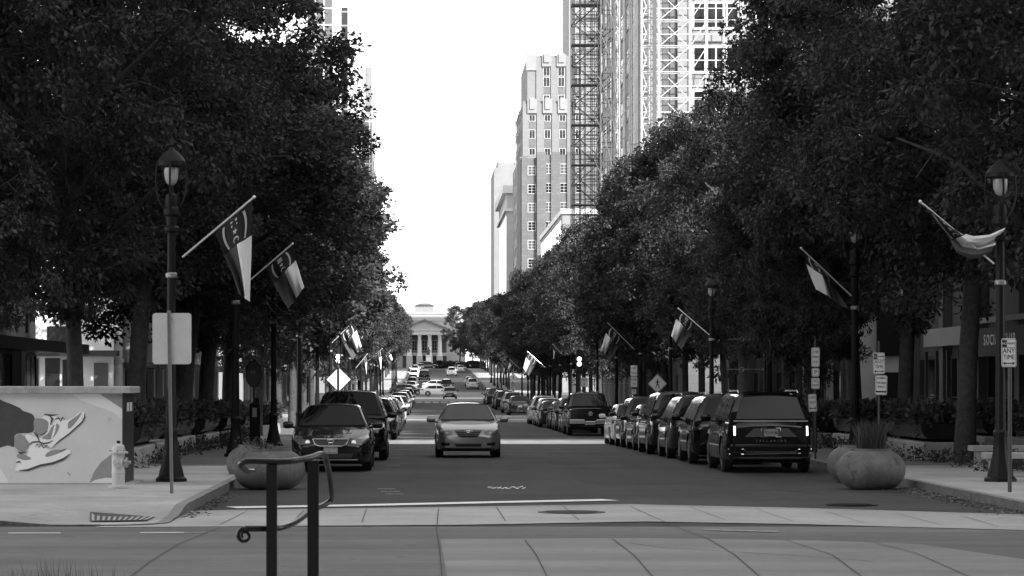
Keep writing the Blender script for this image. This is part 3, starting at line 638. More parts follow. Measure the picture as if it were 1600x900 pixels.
# --- art deco tower
t = thing('art_deco_tower', 'stepped pale art deco tower with vertical window bays', 'building', (0, 560, 0)); S = F / 560
def PX(p): return (p - VX) / S
def PZ(p): return 2 - (p - VY) / S
b = MB(); b.box(PX(824), 62, 0, 38, 0, PZ(87)); b.box(PX(817), 62, -1.2, 42, 0, PZ(159)); b.box(PX(812), 62, -1.6, 44, 0, PZ(246)); b.build('wall', M['deco_stone'], t)
b = MB()
for cx in (854, 877, 903): b = MB(); b.box(PX(cx) - .95, PX(cx) + .95, -.5, -.003, PZ(104), PZ(85)); b.box(PX(cx) - .55, PX(cx) + .55, -.8, -.5, PZ(98), PZ(83)); b.build('parapet_ornament', M['stone_mid'], t)
for cx in (831, 855, 878.5, 903): b = MB(); b.box(PX(cx) - .95, PX(cx) + .95, -1.75, -1.203, PZ(178), PZ(156)); b.box(PX(cx) - .5, PX(cx) + .5, -2.0, -1.75, PZ(172), PZ(154)); b.build('parapet_ornament', M['stone_mid'], t)
b = MB()
b.box(PX(822), PX(838), -.3, -.003, PZ(110), PZ(84)); b.build('parapet', M['stone_mid'], t)
b = MB()
for cx in (842, 865, 889): b.box(PX(cx) - .55, PX(cx) + .55, -.25, -.004, PZ(158), PZ(90))
for cx in (821, 843, 866.5, 890): b.box(PX(cx) - .6, PX(cx) + .6, -1.45, -1.204, PZ(245), PZ(163))
b.build('pier', M['deco_stone'], t)
b = MB()
for cx in (831, 855, 878.5, 903): b.box(PX(cx) - .62, PX(cx) + .62, -1.215, -1.202, PZ(245), PZ(180))
for cx in (854, 877, 903): b.box(PX(cx) - .62, PX(cx) + .62, -.012, -.002, PZ(158), PZ(105))
b.build('spandrel', M['stone_grey'], t)
for cx in (854, 877, 903):
    for a, c in ((105, 118.5), (121, 135)): add_window(t, PX(cx) - .6, PX(cx) + .6, PZ(c), PZ(a), -.01, 'f', .08, 'window_frame', 'window_dark', 1, 2, proud=.05)
    add_window(t, PX(cx) - .55, PX(cx) + .55, PZ(156), PZ(149), -.01, 'f', .08, 'window_frame', 'window_dark', 1, 0, proud=.05)
for cx in (831, 855, 878.5, 903):
    for a, c in ((181, 190), (204, 217), (233, 243)): add_window(t, PX(cx) - .55, PX(cx) + .55, PZ(c), PZ(a), -1.215, 'f', .08, 'window_frame', 'window_dark', 1, 2, proud=.05)
for k in range(14):
    for yy in (3, 10, 17, 24, 31): add_window(t, yy, yy + 2, 8 + 3.7 * k, 10 + 3.7 * k, PX(812), 'l', .1, 'stone_mid', 'window_mid', 0, 1)
# grey lower block before it
t = thing('grey_stone_block', 'grey brick block with crenellated parapet at the foot of the art deco tower', 'building', (0, 540, 0)); S = F / 540
b = MB(); b.box(PX(813), 58, 0, 16, 0, PZ(247)); b.box(PX(839), 58, -.5, 16, 0, PZ(242)); b.build('wall', M['stone_grey'], t)
b = MB()
for cx in (846, 868, 893, 915): b.box(PX(cx) - .9, PX(cx) + .9, -.85, -.503, 0, PZ(238))
b.box(PX(815), PX(823), -.3, -.003, 0, PZ(244)); b.build('pier', M['stone_grey'], t)
for cx in (857, 881, 905):
    for k in range(7): add_window(t, PX(cx) - .68, PX(cx) + .68, PZ(271 + 30 * k), PZ(257 + 30 * k), -.51, 'f', .1, 'window_frame', ['window_dark', 'window_mid'][(k + int(cx)) % 2], 1, 2)
for k in range(6): add_window(t, PX(831) - .7, PX(831) + .7, PZ(273 + 29 * k), PZ(260 + 29 * k), -.003, 'f', .1, 'window_frame', ['window_mid', 'window_dark'][k % 2], 1, 2)
# --- plain tall slab behind, and the far grey buildings
t = thing('slab_tower', 'tall plain grey tower rising behind the art deco building', 'building', (0, 625, 0)); S = F / 625
b = MB(); b.box(PX(889), 75, 0, 30, 0, 110); b.build('wall', M['stone_mid'], t); b = MB()
for k in range(20):
    b.box(PX(900), 75, -.1, 0, 40 + 3.6 * k, 41.2 + 3.6 * k)
b.build('window', M['window_mid'], t)
t = thing('plain_tower', 'plain grey tower farthest along the right skyline', 'building', (0, 770, 0)); S = F / 770
b = MB(); b.box(PX(772), 60, 0, 40, 0, PZ(262)); b.box(PX(777), 50, 4, 30, 0, PZ(252)); b.build('wall', M['stone_mid'], t); b = MB(); b.tube([(PX(778), 2, PZ(262)), (PX(778), 2, PZ(251))], .12, 5); b.build('antenna', M['steel_dark'], t)
t = thing('corniced_building', 'grey corniced office building left of the art deco tower', 'building', (0, 650, 0)); S = F / 650
b = MB(); b.box(19.0, 50, 0, 70, 0, PZ(302)); b.build('wall', M['stone_light'], t); b = MB(); b.box(18.0, 50, -.8, 70, PZ(302), PZ(290)); b.box(18.4, 50, -.5, 70, PZ(330), PZ(326)); b.build('cornice', M['stone_white'], t)
b = MB()
for k in range(9): b.box(18.9, 19, 2 + 7 * k, 5.5 + 7 * k, 12, PZ(332))
b.build('window', M['window_dark'], t)
# --- left skyline towers
t = thing('glass_corner_tower', 'white tower with a tall glazed grid on the left skyline', 'building', (0, 620, 0)); S = F / 620
b = MB(); b.box(-60, PX(553), 0, 60, 0, 125); b.build('wall', M['stone_white'], t)
b = MB(); b.box(PX(480), PX(520), -.15, 0, PZ(600), PZ(-200)); b.build('pane', M['window_mid'], t); b = MB()
for p in (480, 493, 506, 520): b.box(PX(p) - .15, PX(p) + .15, -.35, -.152, PZ(600), PZ(-200))
for k in range(34): b.box(PX(480), PX(520), -.3, -.153, 4 + 3.7 * k, 4.3 + 3.7 * k)
b.build('mullion', M['stone_white'], t)
b = MB(); b.box(PX(534), PX(543.5), -.2, 0, PZ(600), PZ(12)); b.build('window_slot', M['window_dark'], t); b = MB()
for k in range(30): b.box(PX(534), PX(543.5), -.3, -.202, 4 + 3.1 * k, 4.35 + 3.1 * k)
b.build('louvre', M['stone_mid'], t)
t = thing('white_tower', 'slim white tower with dark glazed corner strip on the left skyline', 'building', (0, 700, 0)); S = F / 700
b = MB(); b.box(-60, PX(583.5), 0, 58, 0, PZ(178)); b.box(-60, PX(583), 2, 56, PZ(178), PZ(100)); b.build('wall', M['stone_white'], t)
b = MB(); b.box(PX(565), PX(582), -.2, 0, PZ(420), PZ(183)); b.build('pane', M['window_mid'], t)
b = MB(); b.box(PX(572), PX(581), 1.7, 1.99, PZ(176), PZ(104)); b.build('louvre_panel', M['stone_mid'], t)
b = MB()
for p in (565, 577.5, 582): b.box(PX(p) - .15, PX(p) + .15, -.4, -.202, PZ(420), PZ(183))
for k in range(16): b.box(PX(565), PX(582), -.35, -.203, PZ(190 + 16.5 * k) - .15, PZ(190 + 16.5 * k) + .15)
b.build('mullion', M['stone_white'], t)
b = MB()
for k in range(14): b.box(PX(583.5), PX(583.5) + .2, 2, 56, 12 + 4.4 * k, 14 + 4.4 * k)
b.build('window_band', M['window_mid'], t)
# --- capitol
t = thing('capitol', 'white columned capitol with pediment closing the end of the avenue', 'building', (0, 850, 0)); S = F / 850
zg = g(850)
b = MB(); b.box(PX(600), PX(728), 8, 45, zg - 3, PZ(510)); b.box(PX(612), PX(716), 10, 40, PZ(510), PZ(488)); b.build('wall', M['stone_light'], t)
b = MB(); b.box(PX(611), PX(717), 9.7, 40, PZ(489), PZ(486.6)); b.box(PX(611), PX(717), 9.8, 9.99, PZ(500), PZ(498.5)); b.build('cornice', M['stone_light'], t)
b = MB(); b.box(PX(647.5), PX(678.5), 16, 30, PZ(488), PZ(475)); b.build('lantern_drum', M['stone_mid'], t)
b = MB(); z0, z1 = PZ(475), PZ(470.5); q = [(PX(647), 15.5), (PX(679), 15.5), (PX(679), 30.5), (PX(647), 30.5)]; p2 = [(PX(657), 20), (PX(670), 20), (PX(670), 26), (PX(657), 26)]
for i in range(4): j = (i + 1) % 4; b.poly([(*q[i], z0), (*q[j], z0), (*p2[j], z1), (*p2[i], z1)])
b.poly([(*p, z1) for p in p2]); b.build('drum_roof', M['stone_grey'], t)
b = MB(); b.prism([(PX(630), PZ(515)), (PX(697), PZ(515)), (PX(697), PZ(513)), (PX(663.5), PZ(500.5)), (PX(630), PZ(513))], 0, 8); b.build('pediment', M['stone_light'], t)
b = MB(); b.prism([(PX(628), PZ(514.5)), (PX(663.5), PZ(500.8)), (PX(699), PZ(514.5)), (PX(699), PZ(512)), (PX(663.5), PZ(498.4)), (PX(628), PZ(512))], -.5, 8.1); b.build('raking_cornice', M['stone_mid'], t)
b = MB(); b.box(PX(629), PX(698), -.3, 8, PZ(523), PZ(515.3)); b.box(PX(628), PX(699), -.6, 8, PZ(516.5), PZ(515)); b.build('entablature', M['stone_white'], t)
for cx in (639.8, 655.6, 671.3, 687.1):
    b = MB(); x = PX(cx); b.lathe([(.78, PZ(556)), (.78, PZ(554)), (.64, PZ(553)), (.6, PZ(540)), (.5, PZ(526)), (.72, PZ(524.5)), (.75, PZ(523))], 16, (x, .6, 0), flute=.04); b.build('column', M['stone_white'], t, smooth=50)
    b = MB(); b.box(x - .95, x + .95, -.5, 1.7, zg - 1, PZ(556)); b.build('pedestal', M['stone_light'], t)
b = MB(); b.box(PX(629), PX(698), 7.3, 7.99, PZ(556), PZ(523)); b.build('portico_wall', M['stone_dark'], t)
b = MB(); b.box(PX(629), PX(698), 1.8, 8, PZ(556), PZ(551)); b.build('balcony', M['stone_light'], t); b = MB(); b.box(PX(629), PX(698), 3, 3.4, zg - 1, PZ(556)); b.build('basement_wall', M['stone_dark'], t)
for cx in (647.7, 663.4, 679): add_window(t, PX(cx) - .7, PX(cx) + .7, PZ(547), PZ(532), 7.29, 'f', .15, 'stone_mid', 'window_dark', 1, 2)
t = thing('monument', 'grey stone monument with bronze figure before the capitol', 'monument', (PX(669.5) * 790 / 850, 790, g(790)))
b = MB(); b.cbox(-1.1, 1.1, -1.1, 1.1, -.2, .6); b.cbox(-.75, .75, -.75, .75, .6, 3.4, .1); b.cbox(-.85, .85, -.85, .85, 3.4, 3.7); b.build('pedestal', M['stone_mid'], t)
b = MB(); b.lathe([(.4, 3.7), (.42, 4.4), (.3, 4.9), (.38, 5.3), (.15, 5.55), (.2, 5.7), (.16, 5.95), (.02, 6.0)], 12); b.tube([(.3, 0, 5.2), (.55, -.1, 4.8), (.5, -.2, 4.5)], .09, 6); b.build('statue', M['iron'], t, smooth=60)
t = thing('low_shrubbery', 'clipped hedge round the capitol lawn entrance', 'hedge', (0, 0, 0)); t.name = 'hedge'
plant_mass('foliage', None, None, 2, 14, 655, 668, g(660) + .2, g(660) + 1.6, 160, 60, .4, 77, parent=t); 
# unseen blocks added to keep the near street shaded and car reflections dark
t = thing('rear_shade_block', 'big dark block added behind the viewer for shade and dark reflections', 'building', (0, -60, 0)); b = MB(); b.box(-50, 50, -40, 30, 0, 58); b.build('wall', M['stone_dark'], t)
t = thing('corner_shade_block', 'large block added out of view at the near right corner for shade', 'building', (62, 5, 0)); b = MB(); b.box(-22, 22, -38, 28, 0, 66); b.build('wall', M['stone_mid'], t)  # invented block, its height chosen to shade the foreground and left trees
# ---------------------------------------------------------------- vehicles (front faces -Y, origin on the ground under the middle)
def interp(tab, y):
    if y <= tab[0][0]: return tab[0][1]
    for (a, u), (b_, v) in zip(tab, tab[1:]):
        if y <= b_:
            t = (y - a) / (b_ - a) if b_ > a else 1; return u + (v - u) * t
    return tab[-1][1]
class Car:
    """L,W,H; top: list of (y, z) for the lower body's top line; cab: dict(y0,y1 base; r0,r1 roof; belt0, belt1; wb, wr half widths)"""
    def __init__(s, L, W, H, top, cab, wheel_r, axles, clear=.2, plan=.26, pw=7, fs=.0):
        s.L, s.W, s.H, s.top, s.cab, s.wr, s.ax, s.clear, s.plan, s.pw = L, W, H, top, cab, wheel_r, axles, clear, plan, pw
    def zt(s, y): return interp(s.top, y)
    def zl(s, y, arch=True):
        u = min(y, s.L - y); z = s.clear + .06 * (1 - ss(0, .35, u))
        if arch:
            for a in s.ax:
                r = s.wr + .065; d = abs(y - a)
                if d < r: z = max(z, s.wr + sqrt(r * r - d * d) - .02)
        return z
    def hw(s, y):
        m = s.L / 2; t = abs(y - m) / m; return s.W / 2 * (1 - s.plan * t ** s.pw)
    def ring(s, y, arch=True):
        w, a, c = s.hw(y), s.zl(y, arch), s.zt(y); h = c - s.zl(y, False); b0 = s.zl(y, False); cr = .035
        def Z(k): return max(a, b0 + h * k)
        return [(0, a), (w * .9, a), (w * .965, Z(.06)), (w * .99, Z(.2)), (w * 1.0, Z(.42)), (w * .985, Z(.55)), (w * .99, Z(.68)), (w * .965, Z(.86)), (w * .925, Z(.95)), (w * .84, Z(1.0)), (w * .5, c + cr * .8), (0, c + cr)]
    def width_at(s, y, z):
        r = s.ring(y, False); best = 0
        for (x0, z0), (x1, z1) in zip(r, r[1:]):
            if (z0 - z) * (z1 - z) <= 0 and abs(z1 - z0) > 1e-6: best = max(best, x0 + (x1 - x0) * (z - z0) / (z1 - z0))
        return best
    def front(s, x, z, rear=False):
        x = abs(x); n = 120
        for i in range(n):
            u = 1.6 * (i / n) ** 1.5; y = s.L - u if rear else u
            if s.width_at(y, z) >= x and z <= s.zt(y) + .03: return y
        return s.L - 1.0 if rear else 1.0
    def decal(s, name, top, bot, m, parent, rear=False, off=.012, n=10, mirror=False, thick=True):
        """surface patch on the nose or tail between two (x,z) polylines"""
        obs = []
        for sg in ((1, -1) if mirror else (1,)):
            b = MB(); nv = 4
            def at(pl, t):
                k = t * (len(pl) - 1); i = min(int(k), len(pl) - 2); f = k - i; return (pl[i][0] + (pl[i + 1][0] - pl[i][0]) * f, pl[i][1] + (pl[i + 1][1] - pl[i][1]) * f)
            for j in range(nv + 1):
                for i in range(n + 1):
                    p, q = at(top, i / n), at(bot, i / n); v = j / nv; x, z = p[0] + (q[0] - p[0]) * v, p[1] + (q[1] - p[1]) * v; y = s.front(x, z, rear)
                    o = off if thick and 0 < i < n and 0 < j < nv else (off * .6 if thick else off)
                    y += o if rear else -o; x2 = x + (o * .8 if x > .1 else -o * .8 if x < -.1 else 0)
                    b.v.append((sg * x2, y - s.L / 2, z))
            for j in range(nv):
                for i in range(n):
                    a = j * (n + 1) + i; q = (a, a + 1, a + n + 2, a + n + 1); b.face(*(q if (sg > 0) == (not rear) else q[::-1]))
            obs.append(b.build(name, m, parent, smooth=35))
        return obs
    def pt(s, x, z, rear=False, off=.02): y = s.front(x, z, rear); return (x, (y + off if rear else y - off) - s.L / 2, z)
    def cabw(s, y, z):
        c = s.cab; t = (z - c['b']) / (s.H - c['b']); return c['wb'] + (c['wr'] - c['wb']) * t
    def build(s, name, label, cat, paint, glass='glass', rim='rim', lod=0, roofm=None):
        c = s.cab; L = s.L; root = thing(name, label, cat)
        ys = sorted(set([0, .04, .1, .2, .35, .5] + [L - v for v in (0, .04, .1, .2, .35, .5)] + [L * i / 16 for i in range(1, 16)] + [p[0] for p in s.top if 0 < p[0] < L] + [a + (s.wr + .065) * k for a in s.ax for k in (-1.01, -.98, -.9, -.75, -.5, -.25, 0, .25, .5, .75, .9, .98, 1.01)]))
        b = MB(); n = 12
        for y in ys:
            r = s.ring(y); b.v += [(-x, y - L / 2, z) for x, z in r[::-1]] + [(x, y - L / 2, z) for x, z in r[1:-1]]
        K = 2 * n - 2
        for i in range(len(ys) - 1):
            for k in range(K):
                q = (k + 1) % K; b.face(i * K + k, i * K + q, (i + 1) * K + q, (i + 1) * K + k)
        b.face(*[k for k in range(K - 1, -1, -1)]); e = (len(ys) - 1) * K; b.face(*[e + k for k in range(K)])
        body = b.build('body', paint, root, smooth=35)
        # dark underside filling the arches
        b = MB()
        for a in s.ax: b.box(-s.W / 2 + .2, s.W / 2 - .2, a - L / 2 - .4, a - L / 2 + .4, s.wr - .05, s.wr + .33)
        b.box(-s.W / 2 + .18, s.W / 2 - .18, .4 - L / 2, L / 2 - .4, s.clear - .02, s.clear + .1); b.build('underbody', M['black_plastic'], root)
        # cabin
        b = MB(); st = []
        y0, y1, r0, r1 = c['y0'], c['y1'], c['r0'], c['r1']; H = s.H; bz = c['b']; cr = .03
        N = 14
        for i in range(N + 1):
            y = y0 + (y1 - y0) * i / N; st.append(y)
        st = sorted(set(st + [r0, r1, r0 + .08, r0 - .08, r1 - .08, r1 + .06]))
        st = [y for y in st if y0 <= y <= y1]
        def zc(y):
            if y < r0: return bz + (H - bz) * ((y - y0) / (r0 - y0)) ** .96
            if y > r1: return bz + (H - bz) * ((y1 - y) / (y1 - r1)) ** .9 if y1 > r1 else H
            return H - .03 * ((y - (r0 + r1) / 2) / ((r1 - r0) / 2)) ** 2 + .0
        s.zc = zc; base = len(b.v)
        for y in st:
            z = zc(y); zz = max(bz, z); wt_ = s.cabw(y, zz); wl = c['wb']; h = zz - bz
            half = [(wl + .005, bz - .12), (wl, bz), (wl + (wt_ - wl) * .5, bz + h * .5), (wt_, zz - min(.05, h * .3)), (wt_ - .05, zz - .01), (wt_ * .5, zz + cr * (h / (H - bz))), (0, zz + cr * 1.3 * (h / (H - bz)))]
            b.v += [(-x, y - L / 2, q) for x, q in half] + [(x, y - L / 2, q) for x, q in half[:-1][::-1]]
        K = 13
        for i in range(len(st) - 1):
            for k in range(K - 1): b.face(i * K + k, i * K + k + 1, (i + 1) * K + k + 1, (i + 1) * K + k)
        b.face(*range(K - 1, -1, -1)); e = (len(st) - 1) * K; b.face(*[e + k for k in range(K)])
        for i in range(len(b.f)): b.f[i] = b.f[i][::-1]
        b.build('cabin', roofm or paint, root, smooth=30)
        # glass
        def slope(name, ya, yb, za, zb_, wa, wb_, sg):
            b = MB(); n = 8
            nx = Vector((0, -(zb_ - za), (yb - ya))).normalized() * .012
            if sg < 0: nx = Vector((0, (zb_ - za), -(yb - ya))).normalized() * .012
            for j in range(5):
                v = j / 4
                for i in range(n + 1):
                    u = i / n * 2 - 1; ww = wa + (wb_ - wa) * v; y = ya + (yb - ya) * v; z = za + (zb_ - za) * v
                    hh_ = cr * 1.2 * v * (1 - abs(u) ** 2)
                    b.v.append((u * ww, y - L / 2 + nx.y - sg * 0.0, z + nx.z + hh_))
            for j in range(4):
                for i in range(n):
                    a = j * (n + 1) + i; q = (a, a + 1, a + n + 2, a + n + 1); b.face(*(q if sg > 0 else q[::-1]))
            o = b.build(name, M[glass], root, smooth=30)
            bb = MB(); E = [b.v[i] for i in list(range(0, n + 1)) + [n + (n + 1) * k for k in range(1, 5)] + list(range(4 * (n + 1) + n - 1, 4 * (n + 1) - 1, -1)) + [(n + 1) * k for k in (3, 2, 1, 0)]]
            if lod == 0: bb.tube(E, .014, 4, cap=False); bb.build('seal', M['black_plastic'], o)
            return o
        f0, f1 = .1, .93
        ws = slope('windshield', y0 + (r0 - y0) * f0, y0 + (r0 - y0) * f1, bz + (H - bz) * (f0 ** .96), bz + (H - bz) * f1 ** .96, s.cabw(0, bz + (H - bz) * f0) - .07, s.cabw(0, bz + (H - bz) * f1) - .085, 1)
        g0, g1 = c.get('rg', (.12, .9))
        slope('rear_window', y1 - (y1 - r1) * g0, y1 - (y1 - r1) * g1, bz + (H - bz) * g0 ** .9, bz + (H - bz) * g1 ** .9, s.cabw(0, bz + (H - bz) * g0) - c.get('rin', .1), s.cabw(0, bz + (H - bz) * g1) - c.get('rin', .1) - .01, -1)
        zb_, zt_ = bz + .04, H - .11
        def sidewin(ya, yb, yc_, yd):   # bottom front, bottom rear, top rear, top front
            for sg in (1, -1):
                b = MB(); pts = [(ya, zb_), (yb, zb_), (yc_, zt_), (yd, zt_)]
                b.v = [(sg * (s.cabw(0, z) + .012), y - L / 2, z) for y, z in pts]; b.face(*((0, 1, 2, 3) if sg > 0 else (3, 2, 1, 0))); b.build('side_window', M[glass], root)
        fr = (zt_ - bz) / (H - bz); fb = .04 / (H - bz)
        fa = y0 + (r0 - y0) * fb + .16; ft = y0 + (r0 - y0) * fr + .12; ba = y1 - (y1 - r1) * fb - .2; bt = y1 - (y1 - r1) * fr - .16
        mids = c.get('mid', [.48, .82]); cuts = [(fa, ft)] + [(y0 + (y1 - y0) * q,) * 2 for q in mids] + [(ba, bt)]
        for (a1, a2), (c1, c2) in zip(cuts, cuts[1:]):
            if c1 - a1 > .15: sidewin(a1 + .03, c1 - .03, c2 - .03, a2 + .03)
        # mirrors
        if c.get('mirror', True):
            for sg in (1, -1):
                b = MB(); x = s.W / 2; ym = y0 + (r0 - y0) * .35 + .05 - L / 2; zm = bz + .05
                b.tube([(sg * (c['wb'] - .02), ym, zm - .05), (sg * (x + .02), ym, zm - .02)], .03, 6); b.v += []
                k = MB(); k.lathe([(.02, -.12), (.07, -.11), (.085, -.04), (.085, .04), (.07, .1), (.02, .12)], 10, (0, 0, 0), 'x')
                vb = len(b.v); b.v += [(sg * (x + .1) + v[0], ym + v[1] * .8, zm + .02 + v[2]) for v in k.v]; b.f += [tuple(i + vb for i in f_) for f_ in k.f]; b.m += k.m
                b.build('mirror', paint, root, smooth=40)
        # wheels
        r = s.wr
        for a in s.ax:
            for sg in (1, -1):
                w_ = bpy.data.objects.new('wheel', None); C.objects.link(w_); w_.parent = root; w_.location = (sg * (s.W / 2 - .13), a - L / 2, r); w_.empty_display_size = .1
                b = MB(); b.lathe([(r * .62, -.1), (r * .93, -.105), (r, -.075), (r, .075), (r * .93, .105), (r * .62, .1)], 22, (0, 0, 0), 'x'); b.build('tyre', M['tyre'], w_, smooth=35)
                b = MB(); x0, x1 = (.085, .104) if sg > 0 else (-.104, -.085)
                ring = MB(); ring.lathe([(r * .58, x0), (r * .66, x1 + .004 * sg), (r * .66, x1 + .006 * sg), (r * .58, x1)], 22, (0, 0, 0), 'x')
                for k in range(5):
                    t = k * 2 * pi / 5; d = Vector((0, cos(t), sin(t))); e_ = Vector((0, -sin(t), cos(t)))
                    pts = []
                    for (q, ww) in ((.05, .28), (.62, .14)):
                        for sn in (1, -1): pts.append(d * r * q + e_ * r * ww * sn)
                    xx = x1 + .012 * sg; bb = len(ring.v); ring.v += [(xx, p.y, p.z) for p in pts]; ring.face(bb, bb + 1, bb + 3, bb + 2)
                ring.build('rim', M[rim], w_)
        s.root = root; return root
BK = lambda: M['black_plastic']
def plate(car, root, z, rear, w_=.31, h=.155, text=None, m='sign_white', x=0, off=.03):
    p = car.pt(x, z, rear, off); b = MB(); b.box(p[0] - w_ / 2, p[0] + w_ / 2, p[1] - .008, p[1] + .008, z - h / 2, z + h / 2); o = b.build('plate', M[m], root)
    if text: text_obj('plate_text', text, h * .55, M['sign_ink' if m != 'sign_ink' else 'sign_white'], o, (p[0], p[1] + (.012 if rear else -.012), z), (pi / 2, 0, pi if rear else 0), .85)
    return o, p
SED = dict(y0=1.12, y1=4.35, r0=1.95, r1=3.35, b=.93, wb=.82, wr=.62, mid=[.44, .76])
def sedan_top(L, hood=.72, cowl=.95, deck=1.0, nose=.56): return [(0, nose), (.05, nose + .07), (.18, hood - .02), (.4, hood + .04), (1.2, cowl), (L - .9, deck - .02), (L - .25, deck), (L - .06, deck - .08), (L, deck - .2)]
GRP = {'L': 'cars parked along the left kerb', 'R': 'cars parked along the right kerb', 'M': 'cars driving on the avenue'}
# ---- the silver saloon coming towards us
def camry():
    c = Car(4.8, 1.82, 1.46, sedan_top(4.8, .76, .98, 1.05), dict(SED, wb=.83, wr=.6, b=.96, y1=4.4), .325, [.95, 3.72], .19, .3, 7)
    r = c.build('sedan', 'silver saloon car driving towards the viewer in the middle of the street', 'car', M['car_silver'], glass='glass_grey'); ci = c
    c.decal('grille', [(-.36, .735), (0, .75), (.36, .735)], [(-.27, .59), (-.2, .555), (.2, .555), (.27, .59)], M['tyre'], r)
    for k, z in enumerate((.70, .655, .61)):
        w_ = .34 - k * .03; c.decal('grille_bar', [(-w_, z + .008), (w_, z + .008)], [(-w_, z - .004), (w_, z - .004)], M['galv'], r, off=.03)
    c.decal('headlight', [(.42, .70), (.6, .77), (.80, .80)], [(.45, .615), (.65, .60), (.82, .67)], M['lamp_dark'], r, mirror=True)
    c.decal('headlight_bowl', [(.54, .69), (.62, .71)], [(.54, .65), (.62, .65)], M['galv'], r, mirror=True, off=.025)
    c.decal('lower_intake', [(-.37, .385), (.37, .385)], [(-.33, .30), (.33, .30)], M['tyre'], r)
    c.decal('fog_recess', [(.5, .40), (.74, .42)], [(.5, .33), (.72, .33)], M['car_graphite'], r, mirror=True)
    c.decal('air_dam', [(-.6, .275), (.6, .275)], [(-.58, .225), (.58, .225)], BK(), r)
    p = c.pt(0, .69, False, .045); b = MB()
    for rx, rz, tz in ((.075, .05, 0), (.026, .048, 0), (.055, .02, .02)):
        b.tube([(p[0] + rx * cos(t * pi / 10), p[1], p[2] + tz + rz * sin(t * pi / 10)) for t in range(21)], .008, 5)
    b.build('emblem', M['chrome'], r)
    b = MB(); b.box(-.14, .14, -.004, .004, -.05, .05); b.build('mirror_inside', BK(), r, loc=(.0, 2.0 - 2.4, 1.3))
    b = MB(); b.tube([(.2 * cos(t * pi / 8) * .9 + .37, 1.75 - 2.4, 1.02 + .17 * sin(t * pi / 8)) for t in range(0, 9)], .012, 5); b.build('steering_wheel', M['stone_dark'], r)
    return r
def accord():
    c = Car(4.85, 1.85, 1.48, sedan_top(4.85, .74, .98, 1.02), dict(SED, wb=.84, wr=.62, b=.96, y1=4.4), .33, [.95, 3.75], .18, .27, 8)
    r = c.build('sedan', 'dark saloon with a chrome rimmed grille parked first at the left kerb', 'car', M['car_graphite'])
    c.decal('grille', [(-.40, .72), (.40, .72)], [(-.33, .60), (-.25, .575), (.25, .575), (.33, .60)], M['frame_dark'], r)
    b = MB(); P = [(-.41, .725), (.41, .725), (.34, .6), (.25, .568), (-.25, .568), (-.34, .6), (-.41, .725)]; b.tube([c.pt(x, z, off=.03) for x, z in P], .017, 6); b.build('grille_frame', M['chrome'], r)
    b = MB()
    p = c.pt(0, .65, off=.045)
    for x in (-.052, .052): b.tube([(p[0] + x * 1.15, p[1], p[2] + .045), (p[0] + x * .8, p[1], p[2] - .045)], .011, 5)
    b.tube([(-.05, p[1], p[2]), (.05, p[1], p[2])], .011, 5)
    b.tube([(-.075, p[1], p[2] + .065), (.075, p[1], p[2] + .065), (.06, p[1], p[2] - .062), (-.06, p[1], p[2] - .062), (-.075, p[1], p[2] + .065)], .006, 5)
    b.build('emblem', M['chrome'], r)
    c.decal('headlight', [(.46, .71), (.65, .77), (.83, .82)], [(.45, .62), (.68, .60), (.86, .70)], M['lamp_dark'], r, mirror=True)
    for sg in (1, -1):
        b = MB(); p = c.pt(sg * .52, .66, off=.02); b.lathe([(.05, -.012), (.045, .01), (.01, .012)], 12, p, 'y'); b.build('headlight_lens', M['head_glint'], r, smooth=50)  # weak glow stands in for the bright glints on the lens
    c.decal('lower_intake', [(-.5, .4), (.5, .4)], [(-.45, .30), (.45, .30)], M['frame_dark'], r)
    c.decal('chin_strip', [(-.6, .275), (.6, .275)], [(-.6, .255), (.6, .255)], M['galv'], r)
    c.decal('fog_recess', [(.58, .42), (.78, .44)], [(.58, .34), (.76, .33)], M['car_black'], r, mirror=True)
    o, p = plate(c, r, .475, False, .32, .15, None, 'sign_grey'); text_obj('plate_text', 'Tar Heels', .085, M['sign_white'], o, (p[0], p[1] - .012, .475), (pi / 2, 0, 0), .8)
    b = MB(); b.tube([(.2 * cos(t * pi / 8) * .9 + .34, 1.72 - 2.43, 1.0 + .17 * sin(t * pi / 8)) for t in range(0, 9)], .012, 5); b.build('steering_wheel', M['stone_mid'], r)
    return r
def suv_car(L=5.0, W=1.99, H=1.76, b_=1.12, wheel=.39, y0=1.25, r0=1.95, tail=.32, hood=1.0, plan=.16, wr=.67):
    top = [(0, .72), (.05, .82), (.2, hood - .03), (.5, hood + .03), (1.35, b_ + .01), (L - .3, b_ + .03), (L - .07, b_), (L, b_ - .12)]
    return Car(L, W, H, top, dict(y0=y0, y1=L - .06, r0=r0, r1=L - .06 - tail, b=b_, wb=W / 2 * .93, wr=wr, mid=[.37, .66], rg=(.08, .86), rin=.14), wheel, [1.0, L - 1.05], .24, plan, 9)
def rack(c, r):
    for sg in (1, -1):
        b = MB(); x = c.cab['wr'] - .06; b.tube([(sg * x, c.cab['r0'] + .25 - c.L / 2, c.H), (sg * x, c.cab['r0'] + .4 - c.L / 2, c.H + .06), (sg * x, c.cab['r1'] - .4 - c.L / 2, c.H + .06), (sg * x, c.cab['r1'] - .2 - c.L / 2, c.H)], .018, 6); b.build('roof_rail', M['chrome'], r)
